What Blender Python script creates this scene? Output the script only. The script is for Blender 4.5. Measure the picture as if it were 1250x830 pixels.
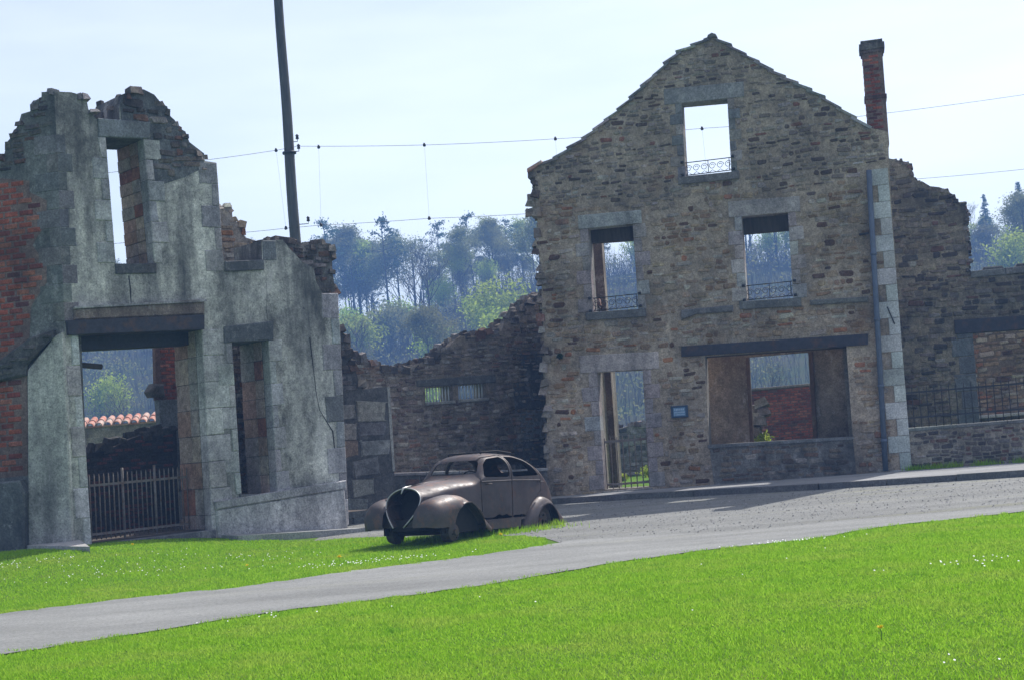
import bpy, bmesh, math, random
import numpy as np
from mathutils import Vector, Matrix
from mathutils.geometry import tessellate_polygon

random.seed(7); NR = np.random.default_rng(7)
rad = math.radians
for o in list(bpy.data.objects): bpy.data.objects.remove(o)
SC = bpy.context.scene
COL = SC.collection

# ------------------------------------------------------------------ camera, sky, sun, exposure
FOC = 1850.0; ROLL = rad(4.8); PITCH = math.atan(110 / 1850); EYE = 1.6
cF = Vector((0, math.cos(PITCH), math.sin(PITCH)))
_u0 = Vector((0, -math.sin(PITCH), math.cos(PITCH))); _r0 = Vector((1, 0, 0))
cR = math.cos(ROLL) * _r0 - math.sin(ROLL) * _u0
cU = math.sin(ROLL) * _r0 + math.cos(ROLL) * _u0
cam = bpy.data.cameras.new('camera'); camo = bpy.data.objects.new('camera', cam); COL.objects.link(camo)
cam.sensor_width = 36; cam.lens = 36 * FOC / 1250; cam.clip_end = 3000; cam.clip_start = .1
M3 = Matrix((cR, cU, -cF)).transposed()
camo.matrix_world = Matrix.Translation((0, 0, EYE)) @ M3.to_4x4()
SC.camera = camo

SUN_AZ = rad(37); SUN_EL = rad(49)                      # azimuth measured from +Y towards +X
w = bpy.data.worlds.new('World'); SC.world = w; w.use_nodes = True
nt = w.node_tree; bg = nt.nodes['Background']
sky = nt.nodes.new('ShaderNodeTexSky'); sky.sky_type = 'NISHITA'; sky.sun_disc = False
sky.sun_elevation = SUN_EL; sky.sun_rotation = SUN_AZ; sky.air_density = 1.0; sky.dust_density = 1.0; sky.ozone_density = 1.2
bg.inputs[1].default_value = .118
# thin bright cloud veil, brightest on the sun's side of the sky
_tc = nt.nodes.new('ShaderNodeTexCoord'); _dp = nt.nodes.new('ShaderNodeVectorMath'); _dp.operation = 'DOT_PRODUCT'; nt.links.new(_tc.outputs['Generated'], _dp.inputs[0])
_dp.inputs[1].default_value = (math.sin(SUN_AZ) * math.cos(SUN_EL), math.cos(SUN_AZ) * math.cos(SUN_EL), math.sin(SUN_EL))
_mr = nt.nodes.new('ShaderNodeMapRange'); _mr.interpolation_type = 'SMOOTHSTEP'; nt.links.new(_dp.outputs['Value'], _mr.inputs[0]); _mr.inputs[1].default_value = -.25; _mr.inputs[2].default_value = .45
_ns = nt.nodes.new('ShaderNodeTexNoise'); _mp = nt.nodes.new('ShaderNodeMapping'); _mp.inputs['Scale'].default_value = (1, 1, 5); nt.links.new(_tc.outputs['Generated'], _mp.inputs[0]); nt.links.new(_mp.outputs[0], _ns.inputs['Vector']); _ns.inputs['Scale'].default_value = 2.2; _ns.inputs['Detail'].default_value = 6
_m1 = nt.nodes.new('ShaderNodeMapRange'); nt.links.new(_ns.outputs[0], _m1.inputs[0]); _m1.inputs[1].default_value = .36; _m1.inputs[2].default_value = .62; _m1.inputs[3].default_value = 2.8; _m1.inputs[4].default_value = 4.3; _mr.inputs[3].default_value = .2
_m2 = nt.nodes.new('ShaderNodeMath'); _m2.operation = 'MULTIPLY'; nt.links.new(_mr.outputs[0], _m2.inputs[0]); nt.links.new(_m1.outputs[0], _m2.inputs[1])
_vc = nt.nodes.new('ShaderNodeVectorMath'); _vc.operation = 'SCALE'; _vc.inputs[0].default_value = (1.0, .94, .91); nt.links.new(_m2.outputs[0], _vc.inputs['Scale'])
_ad = nt.nodes.new('ShaderNodeVectorMath'); _ad.operation = 'ADD'; _sk = nt.nodes.new('ShaderNodeVectorMath'); _sk.operation = 'SCALE'; _sk.inputs['Scale'].default_value = .78; nt.links.new(sky.outputs[0], _sk.inputs[0]); nt.links.new(_sk.outputs[0], _ad.inputs[0]); nt.links.new(_vc.outputs[0], _ad.inputs[1]); nt.links.new(_ad.outputs[0], bg.inputs[0])
sl = bpy.data.lights.new('sun', 'SUN'); sl.energy = 4.6; sl.angle = rad(.5); sl.color = (1, .965, .91)
so = bpy.data.objects.new('sun', sl); COL.objects.link(so)
so.rotation_euler = (math.pi / 2 - SUN_EL, 0, math.pi - SUN_AZ)
so.location = (20, 40, 60)
SC.view_settings.view_transform = 'Standard'; SC.view_settings.look = 'None'
SC.view_settings.exposure = .42; SC.view_settings.gamma = 1; SC.view_settings.use_curve_mapping = False
try:
    SC.cycles.max_bounces = 6; SC.cycles.diffuse_bounces = 3; SC.cycles.transparent_max_bounces = 6
    SC.cycles.volume_bounces = 0; SC.cycles.use_denoising = True
except Exception: pass
HAZE_DENSITY = .0019

# ------------------------------------------------------------------ measuring: photo point -> real plane
def ray(px, py):
    return (cF + cR * ((px - 625) / FOC) + cU * ((415 - py) / FOC)).normalized()
def sm(x): x = min(1, max(0, x)); return x * x * (3 - 2 * x)
def zg(x, y):
    z = .34 * sm((-3.4 - x) / 3.6) * sm((y - 18.5) / 5.5)
    return z
def ground(px, py, z=0.0):
    d = ray(px, py)
    for _ in range(6):
        k = (z - EYE) / d.z; p = Vector((0, 0, EYE)) + d * k
    return p
def ground_pt(px, py):
    z = 0
    for _ in range(25):
        p = ground(px, py, z); z = .5 * z + .5 * zg(p.x, p.y)
    return Vector((p.x, p.y, zg(p.x, p.y)))
class Frame:
    """a vertical plane: s runs along the wall, t into it (away from the street), z up"""
    def __init__(s, x, y, deg):
        a = rad(deg); s.o = Vector((x, y, 0)); s.u = Vector((math.cos(a), math.sin(a), 0)); s.n = Vector((-math.sin(a), math.cos(a), 0)); s.a = a
    W = Vector((.0225, 0, 1))                                   # the old walls lean a little, all the same way
    def sz(s, px, py, t=0.0):
        d = ray(px, py); c = Vector((0, 0, EYE)); o = s.o + s.n * t; nn = s.u.cross(s.W)
        k = (o - c).dot(nn) / d.dot(nn); p = c + d * k
        return ((p - o - s.W * p.z).dot(s.u), p.z)
    def P(s, a, t, z): return s.o + s.u * a + s.n * t + s.W * z
    def L(s, pts, t=0.0): return [s.sz(p[0], p[1], t) for p in pts]

# ------------------------------------------------------------------ mesh builder
class MB:
    def __init__(s): s.v = []; s.f = []; s.c = []; s.sm = []
    def face(s, pts, col=(.3, .3, .3), smooth=False):
        b = len(s.v); s.v.extend([tuple(p) for p in pts]); s.f.append(tuple(range(b, b + len(pts)))); s.c.append(col); s.sm.append(smooth)
    def box(s, c, size, rz=0, col=(.3, .3, .3), jit=0):
        ca, sa = math.cos(rz), math.sin(rz); P = []
        for dz in (-.5, .5):
            for dx, dy in ((-.5, -.5), (.5, -.5), (.5, .5), (-.5, .5)):
                x, y, z = dx * size[0], dy * size[1], dz * size[2]
                if jit: x += random.uniform(-jit, jit) * size[0]; y += random.uniform(-jit, jit) * size[1]; z += random.uniform(-jit, jit) * size[2]
                P.append((c[0] + ca * x - sa * y, c[1] + sa * x + ca * y, c[2] + z))
        s.hexa(P, col)
    def hexa(s, P, col):
        for q in ((3, 2, 1, 0), (4, 5, 6, 7), (0, 1, 5, 4), (1, 2, 6, 5), (2, 3, 7, 6), (3, 0, 4, 7)):
            s.face([P[i] for i in q], col)
    def tube(s, pts, rs, n=6, col=(.3, .3, .3), smooth=True, cap=True):
        pts = [Vector(p) for p in pts]
        if not hasattr(rs, '__len__'): rs = [rs] * len(pts)
        b = len(s.v); up = None
        for i, p in enumerate(pts):
            d = (pts[min(i + 1, len(pts) - 1)] - pts[max(i - 1, 0)]).normalized()
            if up is None: up = Vector((0, 0, 1)) if abs(d.z) < .9 else Vector((1, 0, 0))
            a = d.cross(up).normalized(); bb = a.cross(d); up = bb
            for k in range(n):
                t = 2 * math.pi * k / n; s.v.append(tuple(p + (a * math.cos(t) + bb * math.sin(t)) * rs[i]))
        for i in range(len(pts) - 1):
            for k in range(n):
                s.f.append((b + i * n + k, b + i * n + (k + 1) % n, b + (i + 1) * n + (k + 1) % n, b + (i + 1) * n + k)); s.c.append(col); s.sm.append(smooth)
        if cap:
            s.f.append(tuple(b + k for k in range(n))[::-1]); s.c.append(col); s.sm.append(False)
            e = b + (len(pts) - 1) * n; s.f.append(tuple(e + k for k in range(n))); s.c.append(col); s.sm.append(False)
    def grid(s, rows, col=(.3, .3, .3), smooth=True, closed=False):
        b = len(s.v); n = len(rows[0])
        for r in rows: s.v.extend([tuple(p) for p in r])
        for i in range(len(rows) - 1):
            for k in range(n if closed else n - 1):
                k2 = (k + 1) % n
                s.f.append((b + i * n + k, b + i * n + k2, b + (i + 1) * n + k2, b + (i + 1) * n + k)); s.c.append(col); s.sm.append(smooth)
    def mesh(s, name, off=(0, 0, 0)):
        me = bpy.data.meshes.new(name); o = Vector(off)
        me.from_pydata([(v[0] - o.x, v[1] - o.y, v[2] - o.z) for v in s.v], [], s.f)
        me.polygons.foreach_set('use_smooth', s.sm)
        at = me.color_attributes.new('tone', 'FLOAT_COLOR', 'CORNER')
        cnt = [len(f) for f in s.f]
        arr = np.repeat(np.array([(c[0], c[1], c[2], 1.0) for c in s.c], dtype=np.float32), cnt, axis=0)
        at.data.foreach_set('color', arr.ravel()); me.update()
        return me
    def build(s, name, mat, parent=None, world=True):
        off = parent_off(parent) if (parent and world) else (0, 0, 0)
        me = s.mesh(name, off)
        return link(name, me, mat, parent)
def parent_off(p):
    o = Vector((0, 0, 0))
    while p: o += p.location; p = p.parent
    return o
def link(name, me, mat, parent=None):
    ob = bpy.data.objects.new(name, me); COL.objects.link(ob)
    if mat: me.materials.append(mat)
    if parent: ob.parent = parent
    return ob
def tag(o, label=None, cat=None, group=None, kind=None):
    if label: o['label'] = label
    if cat: o['category'] = cat
    if group: o['group'] = group
    if kind: o['kind'] = kind
    return o
def thing(name, loc, label, cat, group=None, rz=0):
    o = bpy.data.objects.new(name, None); COL.objects.link(o); o.location = loc; o.rotation_euler.z = rz; o.empty_display_size = .2
    return tag(o, label, cat, group)
def structure(name, mb, mat): return tag(mb.build(name, mat), kind='structure')

# ------------------------------------------------------------------ materials
def new_mat(name):
    m = bpy.data.materials.new(name); m.use_nodes = True; m.node_tree.nodes.clear(); return m, m.node_tree
class N:
    def __init__(s, nt): s.nt = nt; s.tc = None
    def n(s, t, **kw):
        x = s.nt.nodes.new('ShaderNode' + t)
        for k, v in kw.items():
            if k.startswith('i_'):
                key = k[2:]; key = int(key) if key.isdigit() else key
                s.set(x.inputs[key], v)
            else: setattr(x, k, v)
        return x
    def set(s, inp, v):
        if isinstance(v, bpy.types.NodeSocket): s.nt.links.new(v, inp)
        elif isinstance(v, (tuple, list)) and len(v) == 3 and inp.type == 'RGBA': inp.default_value = (*v, 1)
        else: inp.default_value = v
    def coord(s, scale=(1, 1, 1), out='Object'):
        if s.tc is None: s.tc = s.n('TexCoord')
        mp = s.n('Mapping'); s.nt.links.new(s.tc.outputs[out], mp.inputs[0]); mp.inputs['Scale'].default_value = scale
        return mp.outputs[0]
    def noise(s, scale, detail=4, rough=.6, cs=(1, 1, 1), out='Object'):
        x = s.n('TexNoise'); s.set(x.inputs['Vector'], s.coord(cs, out)); x.inputs['Scale'].default_value = scale; x.inputs['Detail'].default_value = detail; x.inputs['Roughness'].default_value = rough
        return x.outputs[0]
    def ramp(s, fac, *stops):
        r = s.n('ValToRGB'); s.nt.links.new(fac, r.inputs[0]); e = r.color_ramp.elements
        while len(e) > 1: e.remove(e[-1])
        for i, (p, c) in enumerate(stops):
            if not isinstance(c, tuple): c = (c, c, c)
            el = e[0] if i == 0 else e.new(p)
            el.position = p; el.color = (*c, 1)
        return r.outputs[0]
    def mix(s, fac, a, b, mode='MIX'):
        m = s.n('Mix', data_type='RGBA', blend_type=mode); s.set(m.inputs[0], fac); s.set(m.inputs[6], a); s.set(m.inputs[7], b); return m.outputs[2]
    def math(s, op, a, b=0.0):
        m = s.n('Math', operation=op); s.set(m.inputs[0], a); s.set(m.inputs[1], b); return m.outputs[0]
    def bump(s, h, strength=.5, dist=.02, normal=None):
        b = s.n('Bump'); s.set(b.inputs['Height'], h); b.inputs['Strength'].default_value = strength; b.inputs['Distance'].default_value = dist
        if normal: s.nt.links.new(normal, b.inputs['Normal'])
        return b.outputs[0]
    def out(s, sh):
        o = s.n('OutputMaterial'); s.nt.links.new(sh, o.inputs[0])
    def principled(s, col, rough=.85, normal=None, metal=0.0, spec=.3):
        p = s.n('BsdfPrincipled'); s.set(p.inputs['Base Color'], col); s.set(p.inputs['Roughness'], rough); s.set(p.inputs['Metallic'], metal); s.set(p.inputs['Specular IOR Level'], spec)
        if normal: s.nt.links.new(normal, p.inputs['Normal'])
        s.out(p.outputs[0]); return p
def masonry(name, stain=.55, stain_col=(.05, .05, .055), lichen=.25, streak=0.0, var=.5, bump=.6, stain_scale=.55, warm=0.0, blotch=0.0):
    m, t = new_mat(name); k = N(t)
    a = k.n('Attribute', attribute_name='tone').outputs[0]
    v = k.ramp(k.noise(9, 6, .7), (.25, 1 - var), (.75, 1 + var * .7))
    c = k.mix(1.0, a, v, 'MULTIPLY')
    c = k.mix(1.0, c, k.ramp(k.noise(34, 4, .75), (.3, .55), (.5, 1.0), (.7, 1.5)), 'MULTIPLY')
    v2 = k.ramp(k.noise(1.3, 3, .6), (.3, .72), (.7, 1.2)); c = k.mix(1.0, c, v2, 'MULTIPLY')
    if blotch:
        c = k.mix(blotch, c, k.mix(1.0, c, k.ramp(k.noise(.8, 7, .72, (1, 1, .55)), (.36, .30), (.46, .85), (.53, 1.08), (.63, 1.5)), 'MULTIPLY'))
        c = k.mix(k.math('MULTIPLY', k.ramp(k.noise(16, 6, .8), (.58, 0.0), (.63, 1.0)), .65 * blotch), c, (.07, .07, .072))
        c = k.mix(k.math('MULTIPLY', k.ramp(k.noise(2.6, 8, .82, (1, 1, .7)), (.56, 0.0), (.60, 1.0)), .5 * blotch), c, (.58, .54, .52))
    if warm:
        c = k.mix(k.math('MULTIPLY', k.ramp(k.noise(1.1, 4, .7), (.55, 0.0), (.75, 1.0)), warm), c, (.26, .14, .07))
    if streak:
        st = k.ramp(k.noise(1.6, 5, .65, (1, 1, .13)), (.42, 0.0), (.68, 1.0)); c = k.mix(k.math('MULTIPLY', st, streak), c, stain_col)
    s1 = k.ramp(k.noise(stain_scale, 7, .72), (.48, 0.0), (.66, 1.0)); c = k.mix(k.math('MULTIPLY', s1, stain), c, stain_col)
    l1 = k.ramp(k.noise(5.5, 8, .8), (.6, 0.0), (.68, 1.0)); c = k.mix(k.math('MULTIPLY', l1, lichen), c, (.46, .47, .44))
    s2 = k.ramp(k.noise(3.2, 8, .8, (1.1, 1.1, 1.1)), (.6, 0.0), (.7, 1.0)); c = k.mix(k.math('MULTIPLY', s2, stain * .8), c, stain_col)
    h = k.math('ADD', k.noise(14, 8, .75), k.math('MULTIPLY', k.noise(45, 3, .6), .5))
    k.principled(c, .92, k.bump(h, bump, .03), spec=.15)
    return m
def simple(name, col, rough=.7, var=.3, scale=12, metal=0.0, bump=.3, spec=.3, col2=None, thr=.55, cs=(1, 1, 1)):
    m, t = new_mat(name); k = N(t)
    v = k.ramp(k.noise(scale, 6, .7, cs), (.25, 1 - var), (.75, 1 + var)); c = k.mix(1.0, col, v, 'MULTIPLY')
    if col2: c = k.mix(k.ramp(k.noise(scale * .35, 7, .75, cs), (thr - .06, 0.0), (thr + .08, 1.0)), c, col2)
    k.principled(c, rough, k.bump(k.noise(scale * 3, 5, .7, cs), bump, .01), metal, spec)
    return m
def leafmat(name, col, col2, trans=.35, objvar=.25, island=True):
    m, t = new_mat(name); k = N(t)
    f = k.n('NewGeometry').outputs['Random Per Island'] if island else k.noise(.6, 3)
    c = k.mix(f, col, col2)
    oi = k.n('ObjectInfo').outputs['Random']
    hv = k.n('HueSaturation'); k.set(hv.inputs['Color'], c)
    k.set(hv.inputs['Value'], k.math('ADD', k.math('MULTIPLY', oi, objvar * 2), 1 - objvar))
    k.set(hv.inputs['Hue'], k.math('ADD', k.math('MULTIPLY', oi, .04), .48))
    d = k.n('BsdfDiffuse'); tr = k.n('BsdfTranslucent'); k.set(d.inputs[0], hv.outputs[0]); k.set(tr.inputs[0], hv.outputs[0])
    mx = k.n('MixShader'); mx.inputs[0].default_value = trans; t.links.new(d.outputs[0], mx.inputs[1]); t.links.new(tr.outputs[0], mx.inputs[2])
    k.out(mx.outputs[0]); return m
MAT = dict(
    rubble=masonry('rubble_stone', .5, (.06, .056, .054), .24, 0, .5, .7, .5, .5, blotch=.4),
    dark_rubble=masonry('dark_rubble_stone', .75, (.035, .034, .033), .25, .3, .55, .8, .6, .15, blotch=.4),
    plaster=masonry('grey_render', .75, (.055, .058, .062), .22, .9, .42, .5, .5, blotch=.95),
    pale_plaster=masonry('pale_render', .6, (.055, .055, .055), .25, .6, .4, .5, .8, blotch=.8),
    ashlar=masonry('dressed_granite', .5, (.07, .07, .07), .25, .35, .4, .45, .9, blotch=.5),
    clean_ashlar=masonry('pale_granite', .12, (.16, .15, .14), .12, 0, .16, .2, .9),
    brick=masonry('red_brick', .45, (.05, .035, .032), .06, .15, .45, .4, .8),
    inner=masonry('inner_render', .7, (.06, .04, .03), .14, .6, .35, .4, .7, .4, blotch=.8),
    timber=simple('weathered_timber', (.075, .06, .05), .85, .5, 10, cs=(1, 1, .15), bump=.5),
    pole=simple('weathered_pole_timber', (.10, .095, .09), .85, .5, 14, cs=(1, 1, .08), bump=.6, col2=(.025, .025, .027), thr=.6),
    iron=simple('dark_iron', (.028, .029, .033), .6, .4, 20, spec=.4, col2=(.07, .04, .03), thr=.62),
    gate_iron=simple('rusty_gate_iron', (.20, .175, .16), .7, .4, 20, col2=(.16, .10, .07), thr=.55),
    beam=simple('painted_beam', (.045, .044, .055), .65, .5, 9, col2=(.10, .06, .045), thr=.58, bump=.6),
    zinc=simple('zinc_pipe', (.10, .125, .17), .55, .25, 8, spec=.4),
    tile=simple('clay_tile', (.42, .17, .12), .85, .4, 4, col2=(.5, .42, .36), thr=.5),
    asphalt=None, path=None)

# ground materials
def mat_ground():
    m, t = new_mat('lawn'); k = N(t)
    g = k.ramp(k.noise(2.2, 6, .7), (.3, (.075, .15, .02)), (.55, (.10, .19, .025)), (.72, (.17, .16, .06)))
    f = k.ramp(k.noise(24, 4, .7), (.3, .75), (.7, 1.2)); g = k.mix(1.0, g, f, 'MULTIPLY')
    lit = k.ramp(k.noise(.15, 5, .7), (.35, (.05, .075, .025)), (.65, (.085, .075, .045)))
    sep = k.n('SeparateXYZ'); k.set(sep.inputs[0], k.n('NewGeometry').outputs['Position'])
    far = k.n('MapRange'); k.set(far.inputs[0], sep.outputs[1]); far.inputs[1].default_value = 75; far.inputs[2].default_value = 100
    c = k.mix(far.outputs[0], g, lit)
    k.principled(c, .95, k.bump(k.noise(30, 6, .8), .8, .03), spec=.05); return m
def mat_road(name, base, dark, moss, speck):
    m, t = new_mat(name); k = N(t)
    c = k.ramp(k.noise(38, 5, .85), (.34, dark), (.52, base), (.75, tuple(min(.6, b * 1.35) for b in base)))
    b = k.ramp(k.noise(.9, 5, .65, (.35, 1.3, 1)), (.3, .74), (.7, 1.16)); c = k.mix(1.0, c, b, 'MULTIPLY')
    if moss:
        mo = k.ramp(k.noise(.8, 6, .7, (.16, 1.5, 1)), (.56, 0.0), (.7, 1.0)); mo2 = k.ramp(k.noise(14, 5, .8), (.4, 0.0), (.62, 1.0))
        c = k.mix(k.math('MULTIPLY', k.math('MULTIPLY', mo, mo2), moss), c, (.24, .24, .07))
    sp = k.ramp(k.noise(7, 8, .85, (.45, 1, 1)), (.55, 0.0), (.63, 1.0)); c = k.mix(k.math('MULTIPLY', sp, speck * .3), c, (.09, .09, .095))
    k.principled(c, .9, k.bump(k.noise(45, 6, .8), .8, .02), spec=.2); return m
MAT['ground'] = mat_ground()
MAT['road'] = mat_road('gravelled_road', (.238, .24, .226), (.085, .083, .082), .9, .9)
MAT['path'] = mat_road('fine_path', (.262, .264, .252), (.15, .15, .144), .25, .25)
MAT['pavement'] = mat_road('worn_pavement', (.31, .31, .31), (.22, .22, .215), .25, .2)
MAT['kerb'] = masonry('kerb_stone', .35, (.05, .055, .05), .15, 0, .3, .5)

# ------------------------------------------------------------------ polygons and masonry
def pip(p, poly):
    x, y = p; c = False; j = len(poly) - 1
    for i in range(len(poly)):
        a, b = poly[i], poly[j]
        if (a[1] > y) != (b[1] > y) and x < (b[0] - a[0]) * (y - a[1]) / (b[1] - a[1]) + a[0]: c = not c
        j = i
    return c
def wall_mesh(mb, fr, outer, holes, th, col, t0=0.0, back=True, side_col=None):
    loops = [outer] + list(holes); flat = [p for l in loops for p in l]
    tris = tessellate_polygon([[Vector((p[0], p[1], 0)) for p in l] for l in loops])
    for tr in tris:
        q = [flat[i] for i in tr]
        mb.face([fr.P(p[0], t0, p[1]) for p in q], col)
        if back: mb.face([fr.P(p[0], t0 + th, p[1]) for p in q[::-1]], col)
    for l in loops:
        for i in range(len(l)):
            a, b = l[i], l[(i + 1) % len(l)]
            mb.face([fr.P(a[0], t0, a[1]), fr.P(b[0], t0, b[1]), fr.P(b[0], t0 + th, b[1]), fr.P(a[0], t0 + th, a[1])], side_col or col)
def slab(mb, fr, poly, t_front, t_back, col, bev=.012):
    """a dressed block: polygon (s,z) with softened front arrises"""
    n = len(poly); cx = sum(p[0] for p in poly) / n; cz = sum(p[1] for p in poly) / n
    def ins(p):
        dx, dz = cx - p[0], cz - p[1]; return (p[0] + math.copysign(min(bev, abs(dx)), dx), p[1] + math.copysign(min(bev, abs(dz)), dz))
    f = [fr.P(q[0], t_front, q[1]) for q in map(ins, poly)]
    m = [fr.P(p[0], t_front + bev, p[1]) for p in poly]; b = [fr.P(p[0], t_back, p[1]) for p in poly]
    mb.face(f, col); mb.face(b[::-1], col)
    for A, B in ((f, m), (m, b)):
        for i in range(n): mb.face([A[i], A[(i + 1) % n], B[(i + 1) % n], B[i]], col)
def jcol(c, j=.12):
    k = 1 + random.uniform(-j, j); return tuple(max(.01, x * k * (1 + random.uniform(-j, j) * .35)) for x in c)
def pick(pal):
    r = random.random() * sum(p[0] for p in pal)
    for p in pal:
        r -= p[0]
        if r <= 0: return jcol(p[1])
    return jcol(pal[-1][1])
def stones(mb, fr, outer, avoid, hr, wr, relief, pal, gap=.012, t0=0.0, cover=.9, wave=.05, rnd=.35, regular=False, region=None):
    s0 = min(p[0] for p in outer); s1 = max(p[0] for p in outer); z0 = min(p[1] for p in outer); z1 = max(p[1] for p in outer)
    z = z0; row = 0; ph = random.random() * 9
    while z < z1:
        h = random.uniform(*hr); s = s0 - (random.uniform(0, wr[1]) if not regular else (row % 2) * wr[0] * .5)
        while s < s1:
            wd = random.uniform(*wr); cs = s + wd / 2; zz = z + h / 2
            zz += wave * (math.sin(cs * 1.7 + zz * 1.1 + ph) + .6 * math.sin(cs * 4.1 - zz * 2.3))
            s += wd
            if random.random() > cover: continue
            hh = h * (random.uniform(.8, 1.04) if not regular else 1)
            a = wd / 2 - gap / 2; b = hh / 2 - gap / 2; cu = rnd * min(a, b)
            P = [(-a + cu, -b), (a - cu, -b), (a, -b + cu), (a, b - cu), (a - cu, b), (-a + cu, b), (-a, b - cu), (-a, -b + cu)]
            j = 0 if regular else .22
            rot = 0 if regular else random.uniform(-.09, .09)
            P = [(cs + p[0] + random.uniform(-j, j) * a * .7 - rot * p[1], zz + p[1] + random.uniform(-j, j) * b + rot * p[0]) for p in P]
            chk = P[1::2] + [(cs, zz)]
            if not all(pip(p, outer) for p in chk): continue
            if region and not region(cs, zz): continue
            if any(any(pip(p, q) for p in P) or pip((cs, zz), q) for q in avoid): continue
            col = pick(pal); rl = relief * random.uniform(.4, 1.3); k = min(.3, .014 / max(b, .02))
            tl = random.uniform(-.4, .4) * rl if not regular else 0
            I = [(p[0] + (cs - p[0]) * k, p[1] + (zz - p[1]) * k) for p in P]
            o = [fr.P(p[0], t0 + .004, p[1]) for p in P]; i = [fr.P(p[0], t0 - rl - tl * (p[1] - zz) / max(b, .02), p[1]) for p in I]
            mb.face(i, col)
            for q in range(8): mb.face([o[q], o[(q + 1) % 8], i[(q + 1) % 8], i[q]], col)
        z += h; row += 1
def chunk(mb, fr, s, t, z, size, col, tilt=.25):
    e = Matrix.Rotation(random.uniform(-tilt, tilt), 3, 'Y') @ Matrix.Rotation(random.uniform(-tilt, tilt), 3, 'X')
    P = []
    for dz in (-.5, .5):
        for dx, dy in ((-.5, -.5), (.5, -.5), (.5, .5), (-.5, .5)):
            kx = random.uniform(.55, .9) if dz > 0 else 1.0
            v = e @ Vector((kx * dx * size[0] * random.uniform(.75, 1.1), kx * dy * size[1] * random.uniform(.75, 1.1), dz * size[2] * random.uniform(.75, 1.15)))
            P.append(fr.P(s + v.x, t + v.y, z + v.z))
    mb.hexa(P, col)
def broken(mb, fr, pts, th, pal, size=(.28, .12), step=.14, rise=.02, t0=0.0):
    for (a, b) in zip(pts[:-1], pts[1:]):
        L = math.hypot(b[0] - a[0], b[1] - a[1]); n = max(1, int(L / step))
        for i in range(n):
            f = (i + random.random() * .6) / n; s = a[0] + (b[0] - a[0]) * f; z = a[1] + (b[1] - a[1]) * f
            for t in np.arange(.06, th, .2):
                if random.random() < .2: continue
                chunk(mb, fr, s + random.uniform(-.04, .04), t0 + t + random.uniform(-.04, .06), z + random.uniform(-.07, .035) + rise,
                      (size[0] * random.uniform(.4, 1.0), .22 * random.uniform(.7, 1.3), size[1] * random.uniform(.8, 1.7)), pick(pal))
def lerp2(a, b, f): return (a[0] + (b[0] - a[0]) * f, a[1] + (b[1] - a[1]) * f)
def jambs(mb, fr, A, B, side, n, short, long_, t_back, pal, start=0, proud=.016, overlap=.004):
    """blocks down one side of an opening; A top, B bottom; side -1 left of it, +1 right"""
    out = []
    for i in range(n):
        f0 = i / n; f1 = (i + 1) / n; a = lerp2(A, B, f0); b = lerp2(A, B, f1); wd = (long_ if (i + start) % 2 else short) * random.uniform(.88, 1.1)
        x = side * wd; g = .004
        q = [(a[0] - side * overlap, a[1] - g), (a[0] + x, a[1] - g), (b[0] + x, b[1] + g), (b[0] - side * overlap, b[1] + g)]
        q = [q[0]] + [(u_ + random.uniform(-.012, .012), v_ + random.uniform(-.006, .003) * (1 if k_ == 1 else -1)) for k_, (u_, v_) in ((1, q[1]), (2, q[2]))] + [q[3]]
        slab(mb, fr, q, -proud * random.uniform(.6, 1.3), t_back, pick(pal)); out.append(q)
    return out

PAL_H = [(46, (.385, .29, .195)), (24, (.28, .19, .12)), (14, (.37, .325, .275)), (9, (.13, .08, .055)), (7, (.35, .165, .085)), (12, (.50, .44, .355))]
PAL_D = [(40, (.185, .155, .135)), (30, (.105, .088, .08)), (14, (.23, .205, .19)), (10, (.2, .115, .085)), (9, (.33, .30, .28))]
PAL_M = [(40, (.27, .215, .165)), (26, (.17, .13, .105)), (14, (.33, .285, .24)), (10, (.27, .16, .11)), (8, (.42, .37, .31))]
PAL_A = [(6, (.36, .345, .345)), (3, (.39, .34, .31)), (2, (.30, .29, .3))]
PAL_P = [(6, (.46, .385, .36)), (3, (.40, .36, .34)), (2, (.45, .43, .41))]
PAL_W = [(6, (.47, .475, .45)), (2, (.42, .43, .42))]
PAL_B = [(6, (.36, .105, .065)), (3, (.25, .075, .055)), (2, (.41, .16, .105)), (1, (.14, .06, .055))]

# ------------------------------------------------------------------ terrain, road, path, pavement
def hill(x, y):
    z = zg(x, y)
    if y > 46:
        a = sm((y - 46) / 40); b = sm((y - 88) / 132)
        z = -4.5 * a + b * (19.0 + 6.0 * (1 - math.exp(-((x + 16) / 8) ** 2)) + 1.2 * math.sin(x * .021 + 1.0) + .8 * math.sin(x * .053)) - 4 * sm((y - 232) / 120)
    return z
xs = np.unique(np.concatenate([np.arange(-16, 16.01, .4), np.linspace(-500, -16, 40), np.linspace(16, 500, 40)]))
ys = np.unique(np.concatenate([np.arange(2, 46.01, .5), np.linspace(-400, 2, 14), np.arange(46, 260, 4.0), np.linspace(260, 500, 10)]))
mb = MB(); mb.grid([[(x, y, hill(x, y)) for x in xs] for y in ys], (.1, .2, .02))
structure('ground', mb, MAT['ground'])

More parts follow.
